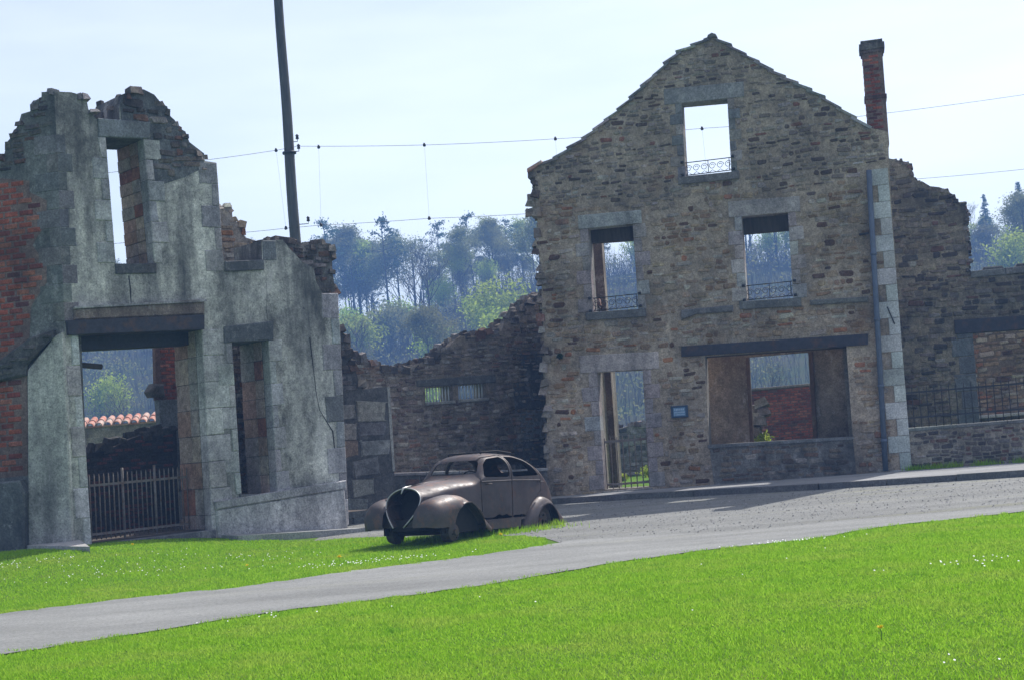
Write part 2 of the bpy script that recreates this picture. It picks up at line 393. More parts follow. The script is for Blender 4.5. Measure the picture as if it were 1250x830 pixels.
NEAR = [(0, 800), (168, 773.6), (336, 747), (480, 729.5), (600, 713.6), (751, 687), (860, 672), (985, 659), (1078, 643), (1250, 625)]
FAR = [(0, 749.6), (178, 728), (288, 718), (432, 697), (600, 676), (704, 659), (850, 651), (950, 644), (1029, 635.5), (1250, 617.6)]
def ext(pts, k0, k1):
    a = pts[0] + (pts[0] - pts[1]).normalized() * k0; b = pts[-1] + (pts[-1] - pts[-2]).normalized() * k1
    return [a] + pts + [b]
def wob(pts, amp=.05, sub=.18):
    out = []
    for a, b in zip(pts[:-1], pts[1:]):
        n = max(1, int((b - a).length / sub))
        for i in range(n): out.append(a.lerp(b, i / n) + Vector((random.uniform(-amp, amp) * .5, random.uniform(-amp, amp), 0)))
    return out + [pts[-1]]
near_g = ext([ground(*p) for p in NEAR], 10, 30); far_g = ext([ground(*p) for p in FAR], 10, 30)
def sheet(name, loop, z, mat):
    mb = MB(); tr = tessellate_polygon([[Vector((p.x, p.y, 0)) for p in loop]])
    for t in tr: mb.face([(loop[i].x, loop[i].y, z) for i in t])
    return structure(name, mb, mat)
near_w = wob(near_g); far_w = wob(far_g[:7], .07) + far_g[7:]
sheet('footpath', near_w + far_w[::-1], .012, MAT['path'])
KERB = [Vector(p) for p in ((-9, 30.1, 0), (-3.5, 30.7, 0), (.66, 31.75, 0), (2.0, 31.2, 0), (3.4, 30.2, 0), (5.6, 28.9, 0), (9.1, 27.5, 0), (16, 25.6, 0), (45, 19, 0))]
LAWN_TOP = [ground_pt(*p) for p in ((668, 657), (640, 654), (600, 654), (560, 655), (500, 656), (470, 655), (430, 657), (340, 660))]
lt = wob([Vector((p.x, p.y, 0)) for p in LAWN_TOP], .08)
road_loop = far_w[far_w.index(far_g[7]) - 6:] if far_g[7] in far_w else far_g[6:]
road_loop = [p for p in far_w if p.x > lt[0].x]
sheet('road', road_loop + [Vector((p.x, p.y, 0)) for p in KERB[::-1]] + [Vector((-9, 29.2, 0)), Vector((-4.2, 28.0, 0))] + lt[::-1], .008, MAT['road'])
# pavement with kerb stones
WALLBACK = [Vector(p) for p in ((45, 26, 0), (16, 29.5, 0), (7.9, 31.6, 0), (4, 33.3, 0), (.6, 34.5, 0), (-3.5, 33, 0), (-9, 33, 0))]
sheet('pavement', KERB + WALLBACK, .12, MAT['pavement'])
mb = MB()
for a, b in zip(KERB[:-1], KERB[1:]):
    L = (b - a).length; n = max(1, int(L / .95)); an = math.atan2(b.y - a.y, b.x - a.x)
    for i in range(n):
        c = a.lerp(b, (i + .5) / n); off = Vector((math.sin(an), -math.cos(an), 0)) * .06
        mb.box((c.x + off.x, c.y + off.y, .02), (L / n - .015, .17, .215 + random.uniform(-.012, .012)), an + random.uniform(-.008, .008), jcol((.16, .16, .155)), .01)
structure('kerb', mb, MAT['kerb'])

def pebbles(name, loop, n, rng, smin, smax, z, cols, label):
    P = np.stack([rng.uniform(-8, 18, n * 4), rng.uniform(17, 31.5, n * 4)], 1); P = P[vpip(P, loop)][:n]; m = MB()
    for x, y in P:
        r = rng.uniform(smin, smax); a = rng.uniform(0, 6.28); cl = jcol(cols[rng.integers(len(cols))]); q = [(x + r * rng.uniform(.6, 1.2) * math.cos(a + k * 1.57), y + r * rng.uniform(.6, 1.2) * math.sin(a + k * 1.57), z - .004) for k in range(4)]; t = (x, y, z + r * rng.uniform(.35, .7))
        for k in range(4): m.face([q[k], q[(k + 1) % 4], t], cl)
    return tag(m.build(name, MAT['kerb']), label, 'gravel', kind='stuff')
def vpip(P, poly):
    c = np.zeros(len(P), bool); j = len(poly) - 1
    for i in range(len(poly)):
        a, b = poly[i], poly[j]
        if a.y != b.y:
            m = ((a.y > P[:, 1]) != (b.y > P[:, 1])) & (P[:, 0] < (b.x - a.x) * (P[:, 1] - a.y) / (b.y - a.y) + a.x); c ^= m
        j = i
    return c
_rl = road_loop + [Vector((p.x, p.y, 0)) for p in KERB[::-1]] + [Vector((-9, 29.2, 0)), Vector((-4.2, 28.0, 0))] + lt[::-1]
pebbles('road_gravel', _rl, 5000, np.random.default_rng(5), .008, .026, .009, [(.34, .33, .32), (.24, .235, .23), (.2, .19, .18), (.12, .12, .12)], 'loose dark and pale gravel strewn over the old road')

# ================================================================== iron railings
def railing(mb, fr, p0, p1, t, z0, ztop, spike, step, r=.011, rail_r=.018, rails=(0.08, .9), col=(.05, .05, .05)):
    L = p1 - p0; n = int(L / step)
    for i in range(n + 1):
        s = p0 + L * i / n; h = ztop + (spike if True else 0)
        mb.tube([fr.P(s, t, z0), fr.P(s, t, h - .05), fr.P(s, t, h)], [r, r, r * .2], 5, col)
    for f in rails:
        z = z0 + (ztop - z0) * f
        a, b = fr.P(p0, t - .006, z), fr.P(p1, t - .006, z)
        d = fr.n * rail_r * .6; up = Vector((0, 0, rail_r))
        P = [a - d - up, b - d - up, b + d - up, a + d - up, a - d + up, b - d + up, b + d + up, a + d + up]; mb.hexa(P, col)

# ================================================================== main house ruin
H = Frame(.7, 32.75, -12.5)
hs = H.sz
HOUSE = thing('ruined_house', H.P(3.6, .3, 0), 'tall roofless stone house front with pointed gable, window openings and brick chimney', 'ruined house')
left_px = [(668, 640), (668, 606), (667, 560), (668, 520), (666, 480), (665, 440), (663, 400), (661, 360), (662, 330), (657, 308), (652, 297), (657, 279), (655, 262), (646, 259), (653, 250), (646, 241), (653, 236), (653, 218), (647, 210)]
slopeL = [(657, 203.5), (679, 193), (696, 181), (714, 169), (727.6, 158), (741, 146), (756.5, 133), (771.7, 119), (786, 105), (800, 91.5), (813.6, 77), (829, 64), (847, 56), (863, 48), (868.5, 44)]
slopeR = [(876, 48), (889, 55), (907, 66), (923, 75), (939.5, 86), (954.7, 94), (970, 101.6), (986.5, 110), (1003, 118.5), (1022.6, 132), (1041, 144), (1059, 156)]
right_px = [(1084, 161), (1085.6, 206), (1096.5, 376), (1104, 523), (1107, 580), (1109, 610)]
outer = H.L(left_px + slopeL + slopeR + right_px)
outer = [(s, max(z, -.4)) for s, z in outer]
HG = H.L([(831.7, 126), (888, 121), (893, 210.7), (836.7, 216)])
HWL = H.L([(717.5, 279), (772.5, 274), (779.5, 378), (724, 381)])
HWR = H.L([(905, 264.5), (962, 260), (968.5, 365), (911.8, 367.5)])
HD = H.L([(728.5, 453.7), (784.5, 451.5), (793.5, 594), (738, 597)])
HS = H.L([(860.5, 435), (1033, 422.5), (1041, 533.5), (865.6, 543.5)])
holes = [HG, HWL, HWR, HD, HS]
TH = .55
avoid = list(holes)
def grow(q, l, r, t, b):
    s0 = min(p[0] for p in q) - l; s1 = max(p[0] for p in q) + r; z0 = min(p[1] for p in q) - b; z1 = max(p[1] for p in q) + t
    return [(s0, z0), (s1, z0), (s1, z1), (s0, z1)]
MORT = (.405, .325, .245)
# dressed stone round the openings
def surround(fr, parent, q, n, sh, lo, lint, sill, pal, tb=.34, start=0, lext=.22, sext=.16):
    TL, TR, BR, BL = q; used = []
    for A, B_, sd, st in ((TL, BL, -1, start), (TR, BR, 1, start + (random.random() < .3))):
        m = MB(); used += jambs(m, fr, A, B_, sd, n, sh, lo, tb, pal, st); m.build('jamb_stones', MAT['ashlar'], parent)
    if lint:
        m = MB(); p = [(TL[0] - lext, TL[1] - .002), (TR[0] + lext, TR[1] - .002), (TR[0] + lext, TR[1] + lint * .95), (TL[0] - lext, TL[1] + lint)]; slab(m, fr, p, -.022, tb, pick(pal)); used.append(p); m.build('lintel', MAT['ashlar'], parent)
    if sill:
        m = MB(); p = [(BL[0] - sext, BL[1] - sill), (BR[0] + sext, BR[1] - sill), (BR[0] + sext, BR[1] + .003), (BL[0] - sext, BL[1] + .003)]
        slab(m, fr, p, -.06, tb + .1, jcol((.2, .195, .185))); used.append(p); m.build('sill', MAT['ashlar'], parent)
    return used
for q, n, sh, lo, li, si, pal, le in ((HG, 7, .14, .27, .34, .16, PAL_A[1:] + [(3, (.24, .23, .22))], .36), (HWL, 6, .16, .30, .30, .17, PAL_P, .2), (HWR, 6, .17, .31, .34, .17, PAL_P, .26), (HD, 8, .17, .33, .38, 0, PAL_P, .36)):
    avoid += surround(H, HOUSE, q, n, sh, lo, li, si, pal, lext=le)
# wall body with its stones
beam_q = H.L([(831.8, 422.7), (1059.6, 407.5), (1059.6, 421), (831.8, 435.5)])
led = [H.L([(832, 379), (895, 373), (895, 381), (850, 384), (832, 391)]), H.L([(989, 367), (1060, 362.5), (1060, 369), (989, 373)])]
ris_q = H.L([(866, 544), (1041, 534), (1046, 584), (872, 592)])
qz1 = hs(1086, 205)[1]; qs = lambda z: hs(1096.5, 376)[0] - (z - hs(1096.5, 376)[1]) * .004
qq = []
z = qz1; i = 0
while z > .12:
    zb = max(.1, z - .345); wd = .42 if i % 2 == 0 else .215
    qq.append(([(qs(zb) - wd, zb + .004), (qs(zb) + .012, zb + .004), (qs(z) + .012, z - .004), (qs(z) - wd, z - .004)])); z = zb; i += 1
plq_q = H.L([(819, 495.5), (839.5, 494), (840.5, 508.5), (820, 510)])
avoid += [beam_q] + led + qq + [plq_q, ris_q]
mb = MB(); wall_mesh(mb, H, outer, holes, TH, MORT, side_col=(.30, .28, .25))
zc1 = hs(870, 240)[1]
PAL_HT = [(46, (.30, .255, .21)), (24, (.215, .175, .14)), (13, (.12, .09, .07)), (10, (.42, .37, .33)), (5, (.26, .13, .09))]
stones(mb, H, outer, avoid, (.07, .155), (.1, .36), .02, PAL_H, .022, 0, .76, .07, .5, region=lambda s, z: z < zc1 + .3 * math.sin(s * 2))
stones(mb, H, outer, avoid, (.06, .13), (.1, .32), .02, PAL_HT, .022, 0, .74, .06, .5, region=lambda s, z: z >= zc1 + .3 * math.sin(s * 2))
broken(mb, H, H.L(left_px[2:]), TH, PAL_HT, (.26, .13), .16, .0)
hw = mb.build('wall', MAT['rubble'], HOUSE)
# coping stones along both gable slopes
mb = MB()
for pts, sg in ((H.L(slopeL), 1), (H.L(slopeR), -1)):
    for a, b in zip(pts[:-1], pts[1:]):
        L = math.hypot(b[0] - a[0], b[1] - a[1]); an = math.atan2(b[1] - a[1], b[0] - a[0]); u = Vector((math.cos(an), math.sin(an))); v = Vector((-u.y, u.x))
        lo = Vector(a if sg > 0 else b); hi = Vector(b if sg > 0 else a); d = (hi - lo).normalized()
        c0 = lo - d * .07; c1 = hi + d * .03; th = .042 * random.uniform(.8, 1.3)
        q = [c0 + v * .0, c1 - v * .05, c1 + v * (th - .05), c0 + v * th]
        if sg < 0: q = [q[1], q[0], q[3], q[2]]
        slab(mb, H, [(p.x, p.y) for p in q], -.06 * random.uniform(.7, 1.2), TH + .05, jcol((.32, .30, .28), .25), .01)
ap = hs(869, 43); slab(mb, H, [(ap[0] - .11, ap[1] - .06), (ap[0] + .11, ap[1] - .06), (ap[0] + .08, ap[1] + .0), (ap[0], ap[1] + .035), (ap[0] - .08, ap[1] + .0)], -.06, TH + .05, (.3, .29, .27))
mb.build('gable_coping', MAT['ashlar'], HOUSE)
mb = MB(); e = hs(650, 207); slab(mb, H, [(e[0] - .1, e[1] - .07), (e[0] + .24, e[1] + .1), (e[0] + .22, e[1] + .16), (e[0] - .1, e[1] + .0)], -.12, .3, (.35, .13, .09)); mb.build('eaves_tile', MAT['tile'], HOUSE)
# quoins, beam, ledges, riser
mb = MB(); [slab(mb, H, q, -.02, .3, pick(PAL_W), .008) for q in qq]; mb.build('corner_quoin', MAT['clean_ashlar'], HOUSE)
mb = MB(); slab(mb, H, beam_q, -.05, .28, (.05, .05, .07), .006); mb.build('shop_beam', MAT['beam'], HOUSE)
for q in led: mb = MB(); slab(mb, H, q, -.09, .1, jcol((.17, .165, .155)), .02); mb.build('cornice', MAT['ashlar'], HOUSE)
mb = MB(); wall_mesh(mb, H, ris_q, [], .1, (.25, .235, .215), -.02); stones(mb, H, ris_q, [], (.08, .16), (.14, .36), .014, PAL_M, .02, -.02, .8); mb.build('shop_riser', MAT['dark_rubble'], HOUSE)
mb = MB(); sq = [(HS[3][0] - .02, HS[3][1] - .05), (HS[2][0] + .02, HS[2][1] - .05), (HS[2][0] + .02, HS[2][1] + .012), (HS[3][0] - .02, HS[3][1] + .012)]; slab(mb, H, sq, -.05, TH, (.2, .2, .195)); mb.build('shop_sill', MAT['ashlar'], HOUSE)
# inner lintels low behind two of the windows
for (pts) in ([(712, 270), (780, 264), (780, 293.5), (712, 298)], [(900, 258), (970, 253), (970, 281), (900, 287)]):
    mb = MB(); q = H.L(pts, .36); slab(mb, H, q, .36, .54, (.13, .12, .12)); mb.build('inner_lintel', MAT['timber'], HOUSE)
mb = MB(); q = H.L([(858, 432), (1036, 419), (1036, 424.5), (858, 437)], .4); slab(mb, H, q, .36, .53, (.1, .08, .07)); mb.build('inner_lintel', MAT['timber'], HOUSE)
# chimney
ch = [hs(1060.5, 170), hs(1085, 168), hs(1083, 62), hs(1058.3, 64)]
ch[1] = (ch[1][0], ch[1][1]); s0, s1 = ch[0][0], ch[1][0]; zt = ch[2][1]; zb = ch[0][1] - .15
cq = [(s0, zb), (s1, zb), (s1, zt), (s0, zt)]
mb = MB(); wall_mesh(mb, H, cq, [], .46, (.22, .15, .125), .03)
stones(mb, H, cq, [], (.068, .068), (.215, .225), .008, PAL_B, .012, .03, 1, 0, .08, True)
FS = Frame(*(H.P(s0, .49, 0).xy), -12.5 - 90); sq = [(0, zb), (.46, zb), (.46, zt), (0, zt)]
stones(mb, FS, sq, [], (.068, .068), (.215, .225), .008, PAL_B, .012, 0, 1, 0, .08, True)
chim = mb.build('chimney', MAT['brick'], HOUSE)
for za, zb2, o, cc in ((zt, zt + .07, .035, (.16, .11, .1)), (zt + .07, zt + .2, .06, (.14, .12, .11)), (zt + .2, zt + .26, .03, (.12, .11, .1))):
    pass
mb = MB()
for za, zb2, o, cc in ((zt, zt + .07, .03, (.16, .11, .1)), (zt + .07, zt + .2, .055, (.14, .12, .11)), (zt + .2, zt + .27, .02, (.12, .11, .1))):
    slab(mb, H, [(s0 - o, za), (s1 + o, za), (s1 + o, zb2), (s0 - o, zb2)], .03 - o, .49 + o, cc, .01)
c = mb.build('chimney_cap', MAT['dark_rubble'], chim)
mb = MB(); zz = hs(1071, 118)[1]; slab(mb, H, [(s0 - .025, zz - .04), (s1 + .025, zz - .04), (s1 + .025, zz + .04), (s0 - .025, zz + .04)], .005, .51, (.15, .09, .08)); mb.build('chimney_band', MAT['brick'], chim)
# downpipe
mb = MB(); a = hs(1060.5, 209); b = hs(1081, 574); mb.tube([H.P(a[0] + .0, -.09, a[1]), H.P((a[0] + b[0]) / 2, -.09, (a[1] + b[1]) / 2), H.P(b[0], -.09, .14)], .055, 10)
dp = mb.build('downpipe', MAT['zinc'], HOUSE)
for f in (.28, .5, .72, .9): mb = MB(); mb.tube([H.P(a[0] + (b[0] - a[0]) * f, -.09, a[1] + (b[1] - a[1]) * f - .03), H.P(a[0] + (b[0] - a[0]) * f, -.09, a[1] + (b[1] - a[1]) * f + .03)], .066, 10); mb.build('pipe_bracket', MAT['zinc'], dp)
mb = MB(); p = hs(1083, 375); q = hs(1092, 396); mb.tube([H.P(p[0], -.04, p[1]), H.P(q[0], -.04, q[1])], .013, 6); mb.build('wall_anchor', MAT['iron'], HOUSE)
mb = MB(); p = hs(1049, 287); q = hs(1060, 285.5); mb.tube([H.P(p[0], -.03, p[1]), H.P(q[0], -.1, q[1])], .025, 6); mb.build('wall_bracket', MAT['iron'], HOUSE)
# window guards with scrollwork
def guard(q, h, t=.1):
    m = MB(); L = q[3][0] - .02; Rr = q[2][0] + .02; z0 = (q[3][1] + q[2][1]) / 2 + .05; W = Rr - L
    for z in (z0, z0 + h): m.tube([H.P(L, t, z), H.P(Rr, t, z)], .011, 6)
    for s in (L + .06, Rr - .06, L + W * .5): m.tube([H.P(s, t, z0), H.P(s, t, z0 + h)], .009, 5)
    for i in range(6):
        c = L + W * (i + .5) / 6; r = min(W / 13, h * .36)
        m.tube([H.P(c + r * math.cos(a) * (1 - a / 14), t, z0 + h * .52 + r * math.sin(a) * (1 - a / 14)) for a in np.linspace(0, 9, 22)], .007, 4)
        m.tube([H.P(c - r, t, z0), H.P(c, t, z0 + h * .2), H.P(c + r, t, z0)], .006, 4)
    for s in (L - .03, Rr + .03):
        for z in (z0, z0 + h): m.tube([H.P(s - .03, -.03, z), H.P(s + .03, -.03, z)], .03, 6)
    m.build('window_guard', MAT['iron'], HOUSE)
guard(HWL, .27); guard(HWR, .3); guard(HG, .27)
# door gate
mb = MB(); zt_g = H.sz(760, 537)[1]; railing(mb, H, HD[3][0] + .03, HD[2][0] - .03, .2, .17, zt_g, .1, .118, .013, .024, (.1, .99))
mb.build('gate', MAT['gate_iron'], HOUSE)
mb = MB(); slab(mb, H, [(HD[3][0] - .05, .0), (HD[2][0] + .05, .0), (HD[2][0] + .05, .15), (HD[3][0] - .05, .15)], -.1, .5, (.27, .26, .25)); mb.build('doorstep', MAT['ashlar'], HOUSE)
# enamel street name plate, its letters too worn to read
mb = MB(); slab(mb, H, plq_q, -.045, .0, (.02, .045, .10), .004); pl = mb.build('street_plate', simple('blue_enamel', (.022, .05, .10), .35, .3, 20, spec=.5), HOUSE)
mb = MB(); a, b, c, d = plq_q
def sub(u0, u1, v0, v1):
    f = lambda u, v: lerp2(lerp2(a, b, u), lerp2(d, c, u), v); return [f(u0, v1), f(u1, v1), f(u1, v0), f(u0, v0)]
for r in (sub(.14, .85, .16, .86),): slab(mb, H, r, -.049, -.044, (.1, .2, .33), .001)
pp = mb.build('plate_panel', simple('faded_enamel', (.13, .24, .38), .4, .35, 30, spec=.5), pl)
white = simple('worn_white_enamel', (.40, .50, .60), .5, .3, 30)
for (v0, v1, n) in ((.24, .40, 6), (.50, .62, 8), (.70, .78, 7)):
    x = .19
    for i in range(n):
        mb = MB(); wd = (.62 / n) * random.uniform(.55, .8); slab(mb, H, sub(x, x + wd, v0, v1), -.052, -.048, (.3, .4, .5), .001); x += .62 / n; mb.build('letter', white, pp)
# rooms behind: cross wall with brown render, shop partition, short side walls
mb = MB(); t = 3.5; q = H.L([(690, 262), (732, 262), (755.5, 600), (700, 606)], t); q = [(s, max(.05, z)) for s, z in q]
wall_mesh(mb, H, q, [], .34, (.17, .125, .095), t, side_col=(.34, .30, .25)); mb.build('cross_wall', MAT['inner'], HOUSE)
t = 1.6; o = H.L([(838, 430), (1064, 413), (1070, 575), (845, 590)], t); o = [(s, 3.25 if z > 2 else .06) for s, z in o]
ho = H.L([(914.5, 436), (986.5, 430), (994, 560), (921, 565)], t); ho = [(s, min(3.17, z) if z > 2 else .3) for s, z in ho]
mb = MB(); wall_mesh(mb, H, o, [ho], .16, (.27, .22, .175), t); mb.build('shop_partition', MAT['inner'], HOUSE)
mb = MB()
for (a, b, wd) in ((ho[0], ho[3], -.07), (ho[1], ho[2], .10)):
    slab(mb, H, [(min(b[0], b[0] + wd), b[1]), (max(b[0], b[0] + wd), b[1]), (max(a[0], a[0] + wd), a[1]), (min(a[0], a[0] + wd), a[1])], t - .04, t + .2, (.12, .065, .04))
mb.build('door_frame', simple('brown_frame', (.11, .065, .042), .8, .4, 12, col2=(.2, .16, .12), thr=.6), HOUSE)
for s, nm in ((.12, 0), (outer[-3][0] - .62, 1)):
    FSd = Frame(*(H.P(s, TH, 0).xy), -12.5 + 90); hgt = [(0, -.2), (4.6, -.2), (4.6, 3.4), (3.4, 4.0), (2.2, 4.6), (1.1, 4.9), (0, 5.4)]
    mb = MB(); wall_mesh(mb, FSd, hgt, [], .5, (.25, .22, .18), -.5 if nm == 0 else 0); broken(mb, FSd, hgt[2:], .5, PAL_D, t0=-.5 if nm == 0 else 0); mb.build('side_wall', MAT['rubble'], HOUSE)

# ================================================================== corner shop ruin on the left
c0 = ray(90, 665); D1 = 24.6; LX = c0.x / c0.y * D1
L = Frame(LX, D1, 41); V = Frame(LX, D1, -14)
SHOP = thing('ruined_shop', L.P(2, .4, .3), 'grey rendered shop ruin at the street corner with broken top and wide gated doorway', 'ruined shop')
Ltop = [(65, 112), (86.7, 113), (104.8, 118), (108, 134), (117.4, 145.7), (121, 147.5), (146, 149), (146, 127), (148, 116), (159, 112.5), (175, 109.6), (188, 116), (197, 127), (204, 130.6), (206, 141), (213, 147), (217, 156), (226, 161), (231, 174), (249, 188), (250, 197), (264, 199), (266, 220), (268, 250), (270, 300), (274, 319), (320, 318), (319.5, 294), (345, 293), (353, 303), (369, 320), (383, 328), (386, 345), (394, 358), (412, 358), (413, 408), (416.5, 500), (425, 648), (426, 668)]
lo = L.L(Ltop); lo[-1] = (lo[-1][0], -.5)
lo = [(max(0, p[0]), p[1]) for p in lo]; lo[0] = (0, lo[0][1])
lo.append((0, -.5))
O1 = L.L([(128.5, 168), (175, 170), (188.5, 322), (141, 322)])
O2 = L.L([(95, 409), (246, 402), (259.5, 661), (112, 669)])
O3 = L.L([(282.7, 417), (327.5, 415), (338.5, 602), (294.5, 603)])
LT = .98
GREY = (.56, .535, .48)
av = [O1, O2, O3]
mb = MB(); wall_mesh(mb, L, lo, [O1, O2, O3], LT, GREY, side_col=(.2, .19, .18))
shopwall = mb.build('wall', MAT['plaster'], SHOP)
PAL_G = [(5, (.52, .50, .495)), (3, (.42, .40, .40)), (2, (.56, .54, .52))]
PAL_GD = [(5, (.31, .295, .30)), (3, (.19, .18, .185))]
def part(nm, mat, fn, parent=SHOP): m = MB(); fn(m); return m.build(nm, MAT[mat], parent)
part('jamb_stones', 'ashlar', lambda m: jambs(m, L, O1[0], O1[3], -1, 6, .13, .3, .22, PAL_G)); part('jamb_stones', 'ashlar', lambda m: jambs(m, L, O1[1], O1[2], 1, 6, .14, .33, .22, PAL_G, 1))
part('window_lintel', 'ashlar', lambda m: slab(m, L, L.L([(119, 145), (183, 150), (182, 170), (120, 167.5)]), -.035, LT, (.24, .25, .26)))
part('window_sill', 'dark_rubble', lambda m: slab(m, L, L.L([(140, 322.5), (190, 321.5), (190.5, 334), (141, 335)]), -.03, LT * .7, (.12, .12, .12)))
part('jamb_stones', 'ashlar', lambda m: jambs(m, L, O3[0], O3[3], -1, 7, .12, .30, .22, PAL_G)); part('jamb_stones', 'ashlar', lambda m: jambs(m, L, O3[1], O3[2], 1, 7, .12, .27, .22, PAL_G, 1))
part('window_lintel', 'ashlar', lambda m: slab(m, L, L.L([(272.7, 399), (333, 392), (333, 415), (272.7, 418.5)]), -.035, LT, (.17, .175, .18)))
part('window_sill', 'dark_rubble', lambda m: slab(m, L, L.L([(292, 603), (341, 602), (341.5, 612), (292, 613)]), -.05, LT * .6, (.2, .2, .2)))
part('jamb_stones', 'ashlar', lambda m: jambs(m, L, O2[0], O2[3], -1, 7, .13, .24, .22, PAL_G)); part('jamb_stones', 'ashlar', lambda m: jambs(m, L, O2[1], O2[2], 1, 8, .36, .48, .22, [(1, (.60, .58, .56)), (1, (.52, .5, .49))], 1))
# reveals: alternating brick and stone inside the right jambs
PAL_R = [(4, (.42, .27, .20)), (4, (.48, .37, .31)), (2, (.34, .15, .10)), (3, (.40, .35, .31))]
def rev(q, n, t0):
    def f(m):
        for i in range(n):
            a = lerp2(q[1], q[2], i / n); b = lerp2(q[1], q[2], (i + 1) / n); k = (i % 2)
            for (ta, tb) in ((t0, t0 + .27), (t0 + .28, LT)):
                slab(m, L, [(b[0] - .012 - .01 * k, b[1] + .006), (b[0] + .1, b[1] + .006), (a[0] + .1, a[1] - .006), (a[0] - .012 - .01 * k, a[1] - .006)], ta, tb - .005, pick(PAL_R if k or ta > t0 else PAL_R[1:]), .01)
    return f
part('jamb_stone', 'rubble', rev(O2, 8, .24)); part('jamb_stone', 'rubble', rev(O3, 8, .24)); part('jamb_stone', 'rubble', rev(O1, 10, .24))
# shop front: stone frieze, iron beams
fz = L.L([(89, 377.5), (248, 367.5), (248.5, 384), (89.5, 391)])
part('shop_frieze', 'inner', lambda m: (slab(m, L, fz, -.05, .1, (.25, .20, .17), .02), slab(m, L, L.L([(88, 375.5), (249, 366), (250, 368.5), (88, 378)]), -.09, .05, (.36, .35, .35), .008)))
part('shop_beam', 'beam', lambda m: slab(m, L, L.L([(79.5, 392), (247, 385), (247, 402.5), (81.5, 409.5)]), -.08, .3, (.05, .05, .06), .006))
part('inner_beam', 'iron', lambda m: slab(m, L, L.L([(88, 405), (236, 400), (236, 421), (88, 428.5)], .5), .45, .78, (.03, .03, .03), .006))
# plinth and base band
part('plinth', 'pale_plaster', lambda m: (slab(m, L, L.L([(262, 622), (419, 596), (422.5, 640), (424, 660), (266, 668)]), -.06, .1, (.62, .60, .59), .03), slab(m, L, L.L([(260, 612), (420, 585.5), (420, 596), (261, 622)]), -.085, .1, (.47, .455, .45), .02)))
def f(m):
    a = L.sz(412, 358); b = L.sz(425, 640); jambs(m, L, a, b, -1, 9, .17, .36, .3, PAL_GD + PAL_G, 1, .016, .012)
part('corner_quoin', 'ashlar', f)
def f(m):
    a = L.sz(264, 199); b = L.sz(273, 332); jambs(m, L, a, b, -1, 5, .12, .34, .3, PAL_GD, 1, .016, .006)
    slab(m, L, L.L([(274, 319.5), (321, 317.5), (321, 330), (274, 332)]), -.05, .5, (.16, .16, .165))
    a = L.sz(320, 294); b = L.sz(321, 318); slab(m, L, [(a[0], b[1]), (a[0] + .28, b[1]), (a[0] + .28, a[1]), (a[0], a[1])], -.014, .3, (.19, .195, .2))
part('window_surround', 'ashlar', f)
# bare rubble where the render fell, right of the top window
xr = L.L([(146, 127), (148, 116), (159, 112.5), (175, 109.6), (188, 116), (197, 127), (204, 130.6), (206, 141), (213, 147), (217, 156), (226, 161), (231, 174), (249, 188), (249, 205), (225, 217), (200, 225), (186, 224), (183, 200), (182, 150), (148, 148)])
def f(m):
    wall_mesh(m, L, xr, [], .1, (.15, .155, .155), -.008); stones(m, L, xr, [], (.08, .17), (.14, .42), .025, PAL_D, .015, -.008, .92)
    broken(m, L, xr[:14], LT, PAL_D, (.18, .09), .11, -.03)
part('bare_masonry', 'dark_rubble', f)
part('wall_top', 'dark_rubble', lambda m: broken(m, L, lo[0:5], LT, PAL_GD, (.22, .08), .2, -.02))
def f(m):
    q = L.L([(322, 296), (350, 291), (366, 301), (390, 297), (404, 298), (406, 330), (410, 362), (380, 380), (330, 380)], .2)
    wall_mesh(m, L, q, [], .55, (.16, .15, .14), .2); stones(m, L, q, [], (.08, .15), (.14, .36), .03, PAL_D, .015, .2, .95); broken(m, L, q[0:7], .5, PAL_D, (.26, .1), .12, 0, .2)
part('wall_core', 'dark_rubble', f)
# cracks in the render
def crack(m, pts, wd):
    P = L.L(pts); w0 = [wd * random.uniform(.5, 1.2) for _ in P]
    for i in range(len(P) - 1):
        a, b = P[i], P[i + 1]; m.face([L.P(a[0] - w0[i], -.004, a[1]), L.P(b[0] - w0[i + 1], -.004, b[1]), L.P(b[0] + w0[i + 1], -.004, b[1]), L.P(a[0] + w0[i], -.004, a[1])], (.05, .05, .055))
for pts, wd in (([(378, 412), (380, 430), (383, 455), (386, 480), (390, 500), (399, 515), (406, 526), (408, 545), (411, 560)], .012), ([(325, 345), (326, 362), (325, 380), (327, 394)], .005), ([(157, 337), (159, 352), (160, 372)], .010)):
    part('crack', 'dark_rubble', lambda m: crack(m, pts, wd))
# inner pier and charred stub seen through the doorway
t = 3.2
part('inner_pier', 'brick', lambda m: (wall_mesh(m, L, L.L([(189, 405), (222, 404), (224, 487), (191, 488)], t), [], .12, (.2, .12, .1), t), stones(m, L, L.L([(189, 405), (222, 404), (224, 487), (191, 488)], t), [], (.07, .07), (.2, .22), .01, PAL_B, .012, t, 1, 0, .08, True)))
part('inner_pier', 'ashlar', lambda m: (slab(m, L, L.L([(192, 488), (220, 487), (228, 600), (200, 600)], t), t - .05, t + .12, (.2, .215, .23)), slab(m, L, L.L([(180, 478), (186, 468), (198, 468), (200, 484), (184, 485)], t), t - .1, t + .15, (.16, .14, .13), .05)))
part('charred_joist', 'timber', lambda m: (lambda a, b: m.tube([L.P(a[0] - .3, .7, a[1]), L.P(b[0], .7, b[1])], .05, 6))(L.sz(97, 443, .7), L.sz(124, 447.5, .7)))
mb = MB(); mb.face([L.P(a_, b_, .348) for a_, b_ in ((.3, .2), (6, .2), (6, 7), (.3, 7))], (.10, .085, .07)); structure('floor', mb, MAT['inner'])
